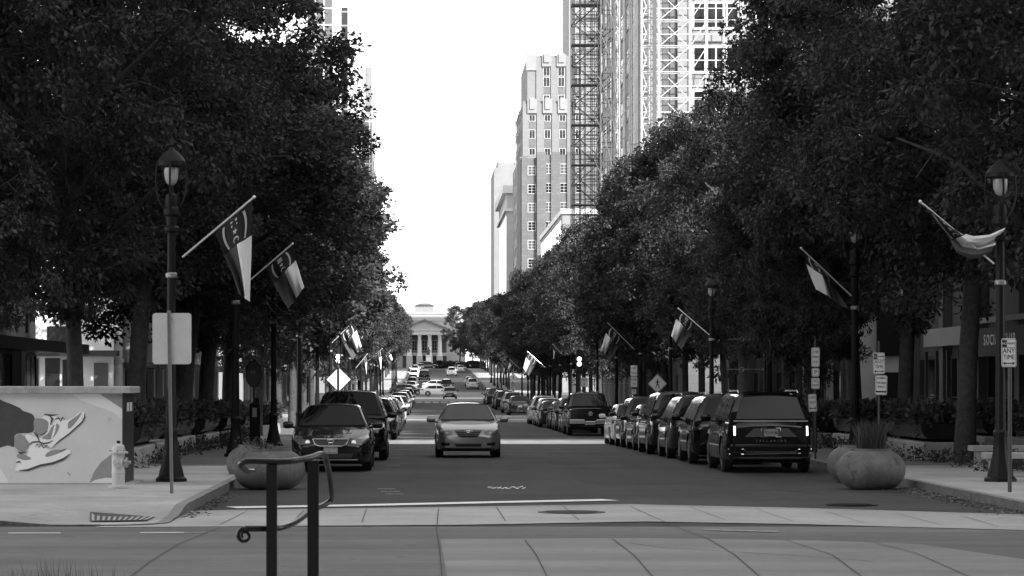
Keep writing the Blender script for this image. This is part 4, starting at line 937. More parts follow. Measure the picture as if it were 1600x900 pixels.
def telluride():
    c = suv_car(wr=.72, tail=.2); r = c.build('suv', 'big black sport utility vehicle parked nearest at the right kerb, tail lamps lit', 'car', M['car_black']); rack(c, r)
    c.decal('tail_lamp', [(.765, 1.04), (.81, 1.04)], [(.765, .83), (.81, .83)], M['tail_lit'], r, rear=True, mirror=True, off=.03, n=3)
    b = MB(); P = [(-.38, .99), (.38, .99), (.58, .80), (-.58, .80)]; b.v = [c.pt(x, z, True, .022) for x, z in P]; b.face(3, 2, 1, 0); b.build('plate_panel', M['car_mid'], r)
    o, p = plate(c, r, .895, True, .31, .155, 'TDS-4186', 'sign_grey', off=.05)
    b = MB()
    for sx in (1, -1):
        for z in (.99, .80):
            s1 = 1 if z > .9 else -1; b.tube([(sx * .1, p[1] + .012, z), (sx * .21, p[1] + .012, z), (sx * .21, p[1] + .012, z - s1 * .055)], .012, 5)
        b.tube([(sx * .21, p[1] + .012, .99), (sx * .21, p[1] + .012, .80)], .007, 4)
    b.build('plate_frame', M['chrome'], o)
    q = c.pt(0, .7, True, .02); text_obj('badge', 'TELLURIDE', .06, M['stone_mid'], r, (0, q[1], .715), (pi / 2, 0, pi), 1.1, spacing=2.3)
    q = c.pt(0, 1.05, True, .02); text_obj('badge', 'KIA', .07, M['galv'], r, (0, q[1] + .01, 1.06), (pi / 2, 0, pi), 1.5)
    b = MB(); b.tube([c.pt(x, z, True, .02) for x, z in ((-.92, .53), (-.6, .53), (-.52, .465), (.52, .465), (.6, .53), (.92, .53))], .011, 5); b.tube([c.pt(x, z, True, .02) for x, z in ((-.9, .44), (-.6, .44), (.6, .42), (.9, .42))], .013, 5); b.build('bumper_trim', M['chrome'], r)
    c.decal('bumper_step', [(-.86, .635), (.86, .635)], [(-.86, .57), (.86, .57)], M['car_dark'], r, rear=True, off=.03)
    b = MB(); zz = c.cab['b'] + .03; b.tube([(x, c.L / 2 - .075 + .02, zz) for x in (-.82, 0, .82)], .012, 5); b.build('tailgate_trim', M['alu'], r)
    b = MB(); b.box(-.6, .6, c.L / 2 - .43, c.L / 2 - .2, 1.755, 1.80); b.build('spoiler', M['car_black'], r)
    c.decal('rear_valance', [(-.8, .36), (.8, .36)], [(-.8, .27), (.8, .27)], BK(), r, rear=True)
    return r
def generic(c, name, label, paint, front=True, glass='glass', white=False, rim='rim'):
    r = c.build(name, label, 'car', paint, glass=glass, lod=1, rim=rim); zf = c.zt(.2); zr = c.zt(c.L - .1); w_ = c.W / 2
    c.decal('headlight', [(w_ * .52, zf - .02), (w_ * .9, zf + .03)], [(w_ * .52, zf - .13), (w_ * .92, zf - .1)], M['lamp_glass'], r, mirror=True, n=5)
    c.decal('grille', [(-w_ * .42, zf - .03), (w_ * .42, zf - .03)], [(-w_ * .34, zf - .19), (w_ * .34, zf - .19)], M['frame_dark'], r, n=5)
    c.decal('lower_intake', [(-w_ * .6, .38), (w_ * .6, .38)], [(-w_ * .55, .28), (w_ * .55, .28)], BK(), r, n=5)
    c.decal('tail_lamp', [(w_ * .55, zr - .08), (w_ * .93, zr - .08)], [(w_ * .6, zr - .2), (w_ * .93, zr - .22)], M['tail_dark'], r, rear=True, mirror=True, n=5)
    plate(c, r, zr - .28, True, m='sign_grey'); plate(c, r, .45, False, m='sign_grey')
    c.decal('bumper_trim', [(-w_ * .8, .42), (w_ * .8, .42)], [(-w_ * .8, .29), (w_ * .8, .29)], BK(), r, rear=True, n=5)
    return r
def pickup(label):
    L = 5.9; top = [(0, .85), (.05, .95), (.2, 1.1), (.6, 1.15), (1.5, 1.2), (3.95, 1.2), (3.97, 1.2), (L - .05, 1.22), (L, 1.2)]
    c = Car(L, 2.03, 1.93, top, dict(y0=1.5, y1=4.0, r0=2.1, r1=3.8, b=1.2, wb=.93, wr=.76, mid=[.55], rg=(.15, .85), rin=.16), .41, [1.05, L - 1.15], .36, .07, 12)
    r = c.build('pickup_truck', label, 'pickup truck', M['car_graphite'], rim='rim')
    c.decal('tail_lamp', [(.9, 1.17), (.985, 1.17)], [(.9, .8), (.985, .8)], M['lamp_glass'], r, rear=True, mirror=True, n=3, off=.02)
    b = MB(); b.cbox(-.95, -.25, L / 2, L / 2 + .16, .55, .74); b.cbox(.25, .95, L / 2, L / 2 + .16, .55, .74); b.cbox(-.25, .25, L / 2, L / 2 + .1, .5, .66); b.build('rear_bumper', M['chrome'], r)
    b = MB(); b.box(-.84, .84, L / 2, L / 2 + .02, .8, 1.2); b.build('tailgate', M['car_graphite'], r); b = MB(); b.lathe([(.11, 0), (.1, .02), (.02, .025)], 14, (0, L / 2 + .02, 1.0), 'y'); b.build('emblem', M['galv'], r)
    b = MB(); b.box(-.16, .16, L / 2 + .11, L / 2 + .125, .5, .64); b.build('plate', M['sign_grey'], r)
    c.decal('headlight', [(.6, 1.05), (.95, 1.05)], [(.6, .9), (.95, .9)], M['lamp_glass'], r, mirror=True, n=4); c.decal('grille', [(-.55, 1.03), (.55, 1.03)], [(-.55, .72), (.55, .72)], M['chrome'], r, n=4)
    b = MB(); b.tube([(-.55, 2.2 - L / 2, 1.965), (-.2, 2.2 - L / 2, 1.965)], .025, 5)
    for x in (-.3, 0, .3): b.box(x - .06, x + .06, 2.25 - L / 2, 2.33 - L / 2, 1.95, 1.99)
    b.build('marker_lamp', M['lamp_glass'], r); return r
used_c = set()
def place(proto, x, y, rot, label, group, paint=None):
    """y = the depth of the end facing the viewer"""
    root, L = proto
    if root.name in used_c:
        o = copy_tree(root)
        for k in [q for q in bpy.data.objects if q.parent == o and q.name.split('.')[0] in ('body', 'cabin', 'mirror')]: k.material_slots[0].link = 'OBJECT'; k.material_slots[0].material = M['car_' + (paint or 'dark')]
    else:
        o = root; used_c.add(root.name)
        if paint:
            for k in kids(o):
                if k.name.split('.')[0] in ('body', 'cabin', 'mirror'): k.data.materials[0] = M['car_' + paint]
    yc = y + L / 2 if rot in (0, pi) else y; z = g(yc)
    o.location = (x, yc, z + .003); dz = (g(yc + 1.4) - g(yc - 1.4)) / 2.8
    o.rotation_euler = (math.atan(dz) * (1 if rot == 0 else -1 if rot == pi else 0), 0, rot); o['label'] = label
    if group: o['group'] = group
    return o
place((camry(), 4.8), 1.16, 75.4, 0, 'silver saloon car driving towards the viewer in the middle of the street', GRP['M'])
place((accord(), 4.85), -2.13, 62.3, 0, 'dark saloon with chrome rimmed grille parked first at the left kerb', GRP['L'])
place((telluride(), 5.0), 7.62, 61.3, pi, 'big black utility vehicle with lit tail lamps, nearest at the right kerb', GRP['R'])
cs = suv_car(4.6, 1.88, 1.68, 1.05, .36, 1.1, 1.8, .32, .92, .2, .6); p_suv = (generic(cs, 'suv', 'x', M['car_dark']), 4.6); rack(cs, p_suv[0])
cv = suv_car(5.1, 2.0, 1.8, 1.1, .37, 1.0, 1.75, .2, .95, .18, .68); p_van = (generic(cv, 'minivan', 'x', M['car_black']), 5.1)
cd_ = Car(4.7, 1.8, 1.45, sedan_top(4.7, .74, .97, 1.04), dict(SED, b=.95, y1=4.3), .32, [.95, 3.65], .19, .25, 7); p_sed = (generic(cd_, 'sedan', 'x', M['car_mid']), 4.7)
ch = suv_car(4.25, 1.8, 1.58, 1.0, .33, 1.0, 1.75, .45, .86, .22, .58); p_hat = (generic(ch, 'hatchback', 'x', M['car_white']), 4.25)
p_pick = (pickup('x'), 5.9)
R = [(p_suv, 67.6, 'black', 'black utility car second from the front at the right kerb'), (p_suv, 73.9, 'dark', 'grey utility car with silver roof rails, third at the right kerb'), (p_van, 79.9, 'graphite', 'dark people carrier fourth at the right kerb'),
     (p_sed, 86.4, 'dark', 'low dark saloon tucked between taller cars at the right kerb'), (p_suv, 91.6, 'graphite', 'dark utility car just before the white saloon at the right kerb'), (p_sed, 97.4, 'white', 'white saloon at the crosswalk end of the right parked row'),
     (p_pick, 125, 'graphite', 'dark pickup truck beyond the crosswalk at the right kerb'), (p_sed, 132.5, 'dark', 'dark saloon directly ahead of the pickup truck'), (p_suv, 139, 'mid', 'grey utility car two ahead of the pickup truck'), (p_sed, 145.5, 'black', 'black saloon three ahead of the pickup truck'), (p_sed, 152, 'dark', 'dark saloon behind the white cars at the right kerb'),
     (p_hat, 158, 'white', 'white hatchback with the darker car row in front of it'), (p_suv, 166, 'white', 'white utility car last before the first side street'), (p_sed, 209, 'dark', 'dark saloon first beyond the side street on the right'), (p_suv, 226, 'silver', 'pale utility car seen whole from behind beyond the side street'),
     (p_suv, 247, 'dark', 'dark utility car ahead of the pale one at the right kerb'), (p_suv, 256, 'graphite', 'utility car with mixed reflections farther along the right kerb'), (p_van, 280, 'dark', 'dark van halfway down the right kerb'), (p_suv, 296, 'mid', 'grey utility car near the second side street at the right'), (p_suv, 420, 'white', 'white utility car beyond the crossing saloon on the right'), (p_sed, 440, 'silver', 'silver saloon far down the right kerb'), (p_sed, 560, 'white', 'white saloon in the last block at the right kerb'), (p_suv, 600, 'dark', 'dark utility car in the last block at the right kerb')]
for i, (p, y, c, l) in enumerate(R): place(p, 7.42 + (.0 if p is not p_sed else -.02) - (.3 if y > 150 else 0), y, pi, l, GRP['R'], c)
Lr = [(p_van, 71.6, 'black', 'black people carrier parked directly behind the dark saloon'), (p_suv, 111.5, 'graphite', 'dark utility car just past the crosswalk on the left'), (p_sed, 117.5, 'dark', 'dark saloon second past the crosswalk on the left'), (p_suv, 124, 'mid', 'grey utility car third past the crosswalk on the left'), (p_sed, 130.5, 'silver', 'silver saloon fourth past the crosswalk on the left'),
      (p_suv, 136.5, 'black', 'black utility car fifth past the crosswalk on the left'), (p_sed, 143, 'dark', 'dark saloon sixth past the crosswalk on the left'), (p_hat, 150, 'mid', 'grey hatchback seventh past the crosswalk on the left'), (p_sed, 158, 'silver', 'silver saloon eighth past the crosswalk on the left'), (p_suv, 167, 'white', 'white utility car last before the side street on the left'),
      (p_sed, 208, 'dark', 'dark saloon first beyond the side street on the left'), (p_suv, 221, 'silver', 'silver utility car second beyond the side street on the left'), (p_sed, 236, 'white', 'white saloon third beyond the side street on the left'), (p_suv, 255, 'dark', 'dark utility car fourth beyond the side street on the left'), (p_sed, 275, 'white', 'white saloon fifth beyond the side street on the left'),
      (p_suv, 300, 'black', 'black utility car sixth beyond the side street on the left'), (p_sed, 398, 'white', 'white saloon past the crossing cars at the left kerb'), (p_suv, 425, 'white', 'white utility car far down the left kerb'), (p_sed, 455, 'silver', 'silver saloon far down the left kerb'), (p_sed, 500, 'white', 'white saloon in the last block at the left kerb'), (p_suv, 545, 'white', 'white utility car in the last block at the left kerb')]
for i, (p, y, c, l) in enumerate(Lr): place(p, -2.1 if y > 80 else -1.98, y, 0, l, GRP['L'], c)
place(p_sed, X_(684, 366), 366, pi / 2, 'white saloon crossing the avenue from right to left', GRP['M'], 'white'); bpy.data.objects
place(p_sed, X_(636, 372), 371, pi / 2, 'dark saloon crossing just in front of the white one', GRP['M'], 'dark')
place(p_sed, X_(703, 350), 348, 0, 'small dark saloon approaching beyond the silver one', GRP['M'], 'black')
place(p_suv, X_(698, 405), 405, 0, 'dark utility car approaching behind the crossing saloon', GRP['M'], 'black')
place(p_sed, X_(684, 415), 415, pi / 2, 'white saloon side on behind the dark utility car', GRP['M'], 'white')
place(p_pick, X_(663, 468), 468, pi, 'dark pickup driving away up the rising street', GRP['M'], 'black')
place(p_sed, X_(656.5, 586), 586, 0, 'pale saloon coming down the far rising street', GRP['M'], 'silver')
place(p_suv, X_(706, 520), 520, pi, 'white utility car going up the far rising street', GRP['M'], 'white')
place(p_suv, X_(669, 640), 640, pi / 2, 'dark utility car turning before the capitol', GRP['M'], 'dark')
# ---------------------------------------------------------------- street furniture
# lamp posts
def lamp_proto():
    t = thing('street_lamp', 'x', 'street lamp')
    b = MB(); b.lathe([(.29, 0), (.29, .06), (.24, .1), (.22, .2), (.19, .3), (.14, .55), (.115, .85), (.13, .9), (.13, .97), (.1, 1.02)], 16, flute=.05); b.build('base', M['iron'], t, smooth=25)
    b = MB(); b.lathe([(.1, 1.0), (.085, 2.5), (.075, 4.7)], 16, flute=.04); b.build('pole', M['iron'], t, smooth=25)
    b = MB(); b.lathe([(.08, 4.7), (.15, 4.74), (.15, 4.8), (.1, 4.84), (.11, 5.0), (.15, 5.05), (.15, 5.15), (.12, 5.2), (.13, 5.3), (.11, 5.42), (.05, 5.45)], 16)
    b.build('collar', M['iron'], t, smooth=30)
    b = MB()
    for a in (0, pi / 2, pi, 3 * pi / 2):
        b.tube([(cos(a) * q, sin(a) * q, z) for q, z in ((.1, 5.12), (.2, 5.25), (.27, 5.45), (.29, 5.7), (.27, 5.95), (.24, 6.08))], .02, 6)
    b.build('yoke', M['iron'], t)
    b = MB(); b.lathe([(.04, 5.6), (.09, 5.64), (.125, 5.72), (.14, 5.82), (.14, 5.93), (.1, 5.95)], 16); b.build('globe', M['globe'], t, smooth=50)
    b = MB(); b.lathe([(.2, 5.93), (.27, 5.97), (.27, 6.05), (.24, 6.1), (.16, 6.2), (.06, 6.27), (.03, 6.32), (.05, 6.37), (.02, 6.45), (.005, 6.55)], 18); b.build('cap', M['iron'], t, smooth=30)
    b = MB(); b.lathe([(.09, 0), (.11, .02), (.11, .08), (.09, .1)], 12, (0, 0, 3.85)); b.tube([(0, 0, 3.9), (.0, -.16, 3.93)], .025, 6); b.build('flag_bracket', M['galv'], t); return t
lp = lamp_proto(); LD = [52, 69.6, 87, 104.5, 122, 139, 156.5, 174] + [205, 222, 240, 257, 275, 292, 310] + [395, 415, 435, 455]
first = True
for side, x, nm in (('left', -4.76, 'left'), ('right', 10.76, 'right')):
    for i, d in enumerate(LD):
        o = lp if first else copy_tree(lp); first = False
        o.location = (x, d, g(d) + .15); o.scale = (1, 1, .955 if side == 'right' else .99); o['label'] = '%s tall black lamp post from the front on the %s pavement' % (ORD[i], nm); o['group'] = 'black lamp posts along the avenue'
# flags
def flag(px_base, px_tip, D, label, variant=0, sg=1, sw=1.0):
    ax, az = X_(px_base[0], D), Z_(px_base[1], D); bx, bz = X_(px_tip[0], D), Z_(px_tip[1], D)
    t = thing('flag', label, 'flag', (ax, D, az)); L = Vector((bx - ax, bz - az))
    b = MB(); b.tube([(0, 0, 0), (L.x, 0, L.y)], .02, 7); b.build('flagpole', M['alu'], t); b = MB(); b.lathe([(.02, -.03), (.035, 0), (.02, .03)], 10, (L.x, 0, L.y)); b.build('finial', M['alu'], t, smooth=50)
    u_ = L.normalized(); k = L.length / 1.76; sx = 1 if L.x > 0 else -1
    T0 = Vector((L.x * .975, L.y * .96)); T1 = L * .45 + Vector((0, -.03))
    if variant == 0:
        def P(u, v):
            R_ = T0 + Vector((-.05 * v * sx, -1.92 * v)) * k; cx = [(0, 0), (.16, -.42), (.33, -.78), (.47, -1.18)]; kk = min(v * 3, 2.999); i = int(kk); f = kk - i
            q = Vector((cx[i][0] + (cx[i + 1][0] - cx[i][0]) * f, cx[i][1] + (cx[i + 1][1] - cx[i][1]) * f)); L_ = T1 + Vector((q.x * sx, q.y)) * k
            p = R_.lerp(L_, u); return (p.x, k * (.15 * sin(u * 8 + v * 2.5) + .05 * sin(u * 21 + v * 5)) * min(1, v * 2 + .1), p.y)
    elif variant == 1:
        def P(u, v):
            R_ = T0 + Vector((.36 * v * sx * sw, -1.15 * v)) * k; L_ = T1 + Vector((.62 * v * sx * sw, -1.12 * v - .05 * sin(v * 3))) * k
            p = R_.lerp(L_, u); return (p.x, k * (.15 * sin(u * 7 + v * 3 + .8) + .05 * sin(u * 19 - v * 4)) * min(1, v * 2 + .1), p.y)
    elif variant == 2:       # blown against the post: for the near right flag
        T1b = L * .52
        def P(u, v):
            up = [(0, 0), (.12, -.02), (.35, -.08), (.62, -.06), (.88, .06)]; kk = min(v * 4, 3.999); i = int(kk); f = kk - i
            q = Vector((up[i][0] + (up[i + 1][0] - up[i][0]) * f, up[i][1] + (up[i + 1][1] - up[i][1]) * f)); A = T1b + Vector((-q.x * sx, q.y)) * k
            lo = [(0, 0), (.42, -.55), (.62, -.9), (.9, -1.0), (1.2, -.95)]; q = Vector((lo[i][0] + (lo[i + 1][0] - lo[i][0]) * f, lo[i][1] + (lo[i + 1][1] - lo[i][1]) * f)); B = T0 + Vector((-q.x * sx, q.y)) * k
            p = A.lerp(B, u); return (p.x, k * (.1 * sin(u * 10 + v * 4) + .04 * sin(u * 24 + v * 3)) * min(1, v * 2 + .1) - .03, p.y)
    elif variant == 3:       # swept inward, hanging broad
        def P(u, v):
            R_ = T0 + Vector((-.34 * v * sx, -1.0 * v)) * k; L_ = T1 + Vector((-.5 * v * sx, -.86 * v)) * k
            p = R_.lerp(L_, u); return (p.x, k * (.15 * sin(u * 7 + v * 3) + .05 * sin(u * 20 + v * 4)) * min(1, v * 2 + .1), p.y)
    b = MB(); nu, nv = 18, 26
    for j in range(nv + 1):
        for i in range(nu + 1): b.v.append(P(i / nu, j / nv))
    for j in range(nv):
        for i in range(nu):
            v = (j + .5) / nv; u = (i + .5) / nu; b.mi = 0 if v < .36 else (1 if u < .5 else 2)
            if variant == 2: b.mi = 0 if v < .36 else (1 if u < .62 else 2)
            a = j * (nu + 1) + i; b.face(a, a + 1, a + nu + 2, a + nu + 1)
    cl = b.build('cloth', [M['cloth_dark'], M['cloth_light'], M['cloth_red']], t, smooth=80)
    # marks on the dark band: a scroll, N, star, C, a scroll; (s,t): s along the band across the hoist (0 near tip .. 1), t along the fly
    b = MB()
    def mark(pts):
        for yo in (-.012,):
            vs = []
            for (u, v) in pts:
                p = P(u, v); vs.append((p[0], p[1] + yo - .004, p[2]))
            b.poly(vs)
    def stroke(a, c, w_):
        d = Vector((c[0] - a[0], c[1] - a[1])); n = Vector((-d.y * .7, d.x * 1.2)).normalized() * w_; mark([(a[0] + n.x, a[1] + n.y * .8), (c[0] + n.x, c[1] + n.y * .8), (c[0] - n.x, c[1] - n.y * .8), (a[0] - n.x, a[1] - n.y * .8)])
    # N (near hoist), letters upright with tip side up => "up" is -u
    U, W_ = .5, .012
    stroke((.6, .06), (.42, .06), W_); stroke((.42, .06), (.6, .11), W_); stroke((.6, .11), (.42, .11), W_)
    cx, cv = .51, .185; pts = []
    for q in range(10): r_ = 1 if q % 2 == 0 else .42; a = q * pi / 5; pts.append((cx - cos(a) * .085 * r_, cv + sin(a) * .036 * r_))
    for q in range(10): mark([(cx, cv), pts[q], pts[(q + 1) % 10]])
    ca = [(.51 - .085 * sin(a), .285 - .03 * cos(a)) for a in [x * pi / 8 - pi * .5 + .5 for x in range(0, 12)]]
    ca = [(.51 + .085 * cos(a), .285 + .03 * sin(a)) for a in [pi * .25 + x * pi * 1.5 / 9 + 1.57 * 0 + pi * .0 for x in range(0, 10)]]
    ca = [(.51 + .085 * sin(a), .285 - .03 * cos(a)) for a in [-pi * .72 + x * pi * 1.44 / 9 for x in range(0, 10)]]
    for a, c in zip(ca, ca[1:]): stroke(a, c, W_)
    for base, amp in ((.24, .1), (.78, -.1)):
        sc_p = [(base + amp * (1 - ((q - 4) / 4) ** 2) * -.6, .04 + q * .036) for q in range(9)]
        for a, c in zip(sc_p, sc_p[1:]): mark([(a[0] - .03, a[1]), (c[0] - .03, c[1]), (c[0] + .03, c[1]), (a[0] + .03, a[1])])
    b.build('emblem', M['cloth_mark'], cl)
    return t
G = 'state flags on the lamp posts'
for a in [((285, 402), (397, 308), 51.8, 'state flag hanging long and straight from the nearest left lamp post', 0), ((381, 446), (457, 381), 69.5, 'broad drooping state flag on the second left lamp post', 1),
          ((512, 542), (554, 501), 139, 'flag with a pale fly above the left traffic signal', 1), ((508, 482), (521, 470), 122, 'short end of a flagpole high on the left, its flag furled', 1), ((575, 564), (597, 545), 223, 'small flag far down the left pavement', 0), ((556, 575), (574, 553), 174, 'triangular looking pale flag behind the left signal', 0), ((595, 562), (610, 548), 257, 'tiny flag farthest down the left side', 1),
          ((1553, 412), (1438, 315), 51.9, 'wind wrapped striped flag on the nearest right lamp post', 2), ((1330, 462), (1252, 388), 69.4, 'dark flag with a small pale fly among the right trees', 3), ((1108, 523), (1060, 482), 104.3, 'broad wind lifted flag with a bright lower corner on the right', 1), ((991, 546), (950, 505), 139, 'tilted flag with a pale square fly on the right', 1),
          ((852, 574), (824, 549), 205, 'small flag hanging by the right kerb beyond the signal', 1), ((878, 553), (864, 538), 174, 'narrow pointed flag left of the right traffic signal', 0), ((812, 576), (797, 562), 240, 'small pale flag near the far pedestrian sign', 1), ((800, 578), (786, 566), 275, 'tiny flag farthest down the right side', 0)]:
    f_ = flag(a[0], a[1], a[2], a[3], a[4]); f_['group'] = G
# mural box: painted utility enclosure
t = thing('mural_box', 'long painted utility box with a mural of two laced shoes', 'utility box', (0, 50.5, .15)); S = F / 50.5; zb0 = .15
def MX(p): return (p - VX) / S
def MZ(p): return 2 - (p - VY) / S - .15
x0m, x1m = MX(-95), MX(193)
b = MB(); b.box(x0m, x1m, 0, 1.5, 0.03, MZ(611)); b.build('body', M['mural_wall'], t)
b = MB(); b.box(x1m + .001, x1m + .03, -.005, 1.5, .03, MZ(611)); b.box(x1m - .02, x1m + .03, -.02, .02, .03, MZ(611)); b.build('end_panel', M['black_plastic'], t)
b = MB(); b.cbox(x0m - .1, x1m + .14, -.12, 1.62, MZ(614), MZ(603.5), .02); b.build('lid', M['lid'], t); b = MB(); b.box(x0m + .05, x1m + .2, -.03, 1.55, 0, .03); b.build('plinth', M['concrete'], t)
b = MB(); b.box(x1m + .032, x1m + .04, .25, .6, MZ(643), MZ(629)); b.box(x1m + .032, x1m + .04, .75, 1.1, MZ(643), MZ(629)); b.build('sticker', M['sign_white'], t)
mural = bpy.data.objects.new('mural', None); C.objects.link(mural); mural.parent = t
def shape(name, pts, m, lay):
    b = MB(); y = -.002 - lay * .0015; b.poly([(MX(p[0] / 5), y, MZ(590 + p[1] / 5)) for p in pts][::-1]); o = b.build(name, m, mural)
def curve_pts(pts, n=6):
    out = []; N = len(pts)
    for i in range(N):
        p0, p1, p2, p3 = pts[(i - 1) % N], pts[i], pts[(i + 1) % N], pts[(i + 2) % N]
        for k in range(n):
            s_ = k / n
            out.append(tuple(.5 * ((2 * p1[d]) + (-p0[d] + p2[d]) * s_ + (2 * p0[d] - 5 * p1[d] + 4 * p2[d] - p3[d]) * s_ ** 2 + (-p0[d] + 3 * p1[d] - 3 * p2[d] + p3[d]) * s_ ** 3) for d in (0, 1)))
    return out
shape('mural_field', [(700, 128), (790, 128), (963, 245), (963, 330), (880, 270), (640, 180), (560, 128)], M['mural_light'], 1)
shape('mural_field', [(780, 128), (963, 128), (963, 250)], M['mural_mid'], 2); shape('mural_field', [(700, 820), (735, 735), (790, 660), (870, 600), (963, 570), (963, 825)], M['mural_mid'], 1); shape('mural_field', [(692, 832), (740, 800), (830, 782), (963, 790), (963, 832)], M['mural_light'], 3)
shape('mural_field', [(-400, 540), (-200, 560), (0, 700), (60, 800), (60, 830), (-400, 830)], M['mural_light'], 1)
shape('mural_trousers', curve_pts([(-60, 180), (40, 190), (150, 235), (180, 260), (250, 285), (272, 330), (268, 400), (240, 430), (130, 440), (112, 480), (110, 540), (60, 530), (-60, 525)], 4), M['mural_dark'], 3)
shape('mural_trousers', [(-400, 180), (-58, 180), (-58, 525), (-400, 470)], M['mural_dark'], 3)
shape('mural_sock', curve_pts([(268, 325), (330, 322), (370, 345), (375, 400), (340, 440), (300, 445), (270, 420)], 4), M['mural_mid'], 4); shape('mural_sock', curve_pts([(130, 450), (180, 450), (215, 490), (225, 540), (190, 575), (145, 570), (110, 520)], 4), M['mural_mid'], 4)
shape('mural_shoe', curve_pts([(335, 460), (375, 415), (420, 350), (450, 325), (520, 330), (570, 310), (620, 270), (655, 270), (664, 300), (650, 340), (600, 390), (540, 440), (470, 490), (405, 548), (330, 515), (250, 520), (200, 470), (215, 445), (300, 470)], 5), M['mural_white'], 5)
shape('mural_shoe', curve_pts([(330, 310), (400, 290), (450, 290), (420, 340), (385, 400), (365, 420), (380, 350)], 5), M['mural_white'], 4)
shape('mural_shoe', curve_pts([(135, 640), (180, 630), (215, 600), (230, 540), (270, 520), (330, 540), (400, 565), (470, 560), (520, 560), (548, 575), (545, 610), (490, 640), (400, 670), (310, 690), (200, 722), (125, 725), (128, 690)], 5), M['mural_white'], 6)
for pts in ([(535, 350), (600, 300), (640, 270), (600, 340), (540, 400)], [(400, 390), (440, 360), (465, 380), (440, 440), (400, 480), (350, 480), (330, 470), (380, 430)], [(358, 600), (400, 570), (470, 562), (520, 562), (450, 595), (390, 615), (358, 618)], [(135, 600), (180, 600), (210, 610), (245, 635), (190, 645), (140, 625)]): shape('mural_panel', curve_pts(pts, 4), M['mural_mid'], 7)
shape('mural_panel', curve_pts([(425, 440), (440, 370), (430, 360), (400, 480)], 4), M['mural_white'], 8)
def mline(pts, wd):
    b = MB(); P = [Vector((MX(p[0] / 5), MZ(590 + p[1] / 5))) for p in pts]; y = -.017
    for i, p in enumerate(P):
        d = (P[min(i + 1, len(P) - 1)] - P[max(i - 1, 0)]).normalized(); n = Vector((-d.y, d.x)) * wd * (1 if 0 < i < len(P) - 1 else .3)
        b.v += [(p.x + n.x, y, p.y + n.y), (p.x - n.x, y, p.y - n.y)]
    for i in range(len(P) - 1): b.face(2 * i, 2 * i + 2, 2 * i + 3, 2 * i + 1)
    b.build('mural_line', M['mural_line'], mural)
for pts, wd in (([(660, 280), (662, 310), (640, 350), (600, 385), (540, 440), (470, 490), (405, 548)], .012), ([(548, 595), (500, 635), (410, 670), (320, 685), (220, 722), (150, 726)], .02), ([(230, 530), (250, 505), (300, 500), (340, 515), (380, 510), (415, 490)], .013), ([(265, 425), (290, 450), (310, 500)], .02), ([(310, 455), (340, 440), (375, 415)], .01), ([(345, 285), (390, 295), (450, 290)], .02), ([(390, 300), (410, 320), (395, 370)], .024), ([(430, 325), (460, 315), (475, 340), (490, 310), (510, 330)], .013), ([(140, 580), (160, 590), (210, 580)], .02), ([(275, 545), (290, 520), (305, 545), (325, 520), (340, 550), (365, 530), (385, 545)], .01), ([(125, 665), (150, 655), (165, 665)], .02), ([(480, 570), (520, 555)], .018), ([(525, 740), (555, 765)], .014)): mline(pts, wd)
# hydrant
X, Y = (185 - VX) / 89.5, F / 89.5; t = thing('fire_hydrant', 'pale fire hydrant standing before the mural box corner', 'fire hydrant', (X, Y, .15)); k = .98
b = MB(); b.lathe([(.17, 0), (.18, .02), (.18, .05), (.11, .07), (.115, .1), (.115, .27), (.122, .275), (.122, .29), (.115, .3), (.115, .6), (.12, .63)], 24); b.build('barrel', M['hydrant'], t, smooth=35)
b = MB(); b.lathe([(.17, .615), (.175, .63), (.17, .65), (.125, .66), (.12, .7), (.1, .755), (.06, .78), (.04, .79)], 24); b.build('bonnet', M['hydrant'], t, smooth=35)
b = MB(); b.lathe([(.035, .785), (.035, .83), (.01, .84)], 5); b.build('operating_nut', M['iron'], t)
b = MB(); b.lathe([(.085, .1), (.09, .12), (.09, .16), (.075, .17), (.03, .18), (.03, .22), (.005, .225)], 18, (0, 0, .46), 'x'); b.build('side_cap', M['hydrant_cap'], t, smooth=35)
b = MB(); b.lathe([(.08, -.17), (.085, -.16), (.085, -.1)], 18, (0, 0, .46), 'y'); b.lathe([(.028, -.2), (.028, -.16)], 5, (0, 0, .46), 'y'); b.build('front_cap', M['hydrant'], t, smooth=35)
b = MB()
for q in range(8): a = q * pi / 4; b.lathe([(.016, -.012), (.016, .0)], 6, (.155 * cos(a), .155 * sin(a), .0)); b.lathe([(.012, .65), (.012, .67)], 6, (.15 * cos(a), .15 * sin(a), 0))
b.build('bolts', M['iron'], t)
# sign seen from behind
S = 93.5; D = F / S; X = (268.5 - VX) / S; t = thing('road_sign', 'blank grey back of a large sign on a galvanised post at the left corner', 'road sign', (X, D, .15))
b = MB(); b.box(-.028, .028, .0, .012, 0, 3.06); b.box(-.028, -.022, -.03, 0, 0, 3.06); b.box(.022, .028, -.03, 0, 0, 3.06)
b.build('post', M['galv'], t, rot=(0, radians(-.9), 0)); w_, z0, z1, c = .325, 2.33 - .15 - .02, 3.165 - .15 + .02 - .02, .05
b = MB(); pts = []
for cx, cz, a0 in ((w_ - c, z1 - c, 0), (-w_ + c, z1 - c, 90), (-w_ + c, z0 + c, 180), (w_ - c, z0 + c, 270)):
    for q in range(5): a = radians(a0 + q * 22.5); pts.append((cx + c * cos(a), cz + c * sin(a)))
b.prism(pts, .015, .02); b.build('plate', M['galv_plate'], t); b = MB(); b.lathe([(.01, -.035), (.01, .0)], 8, (0, 0, z1 - .1), 'y'); b.lathe([(.01, -.035), (.01, .0)], 8, (0, 0, z0 + .1), 'y'); b.build('bolts', M['galv'], t)
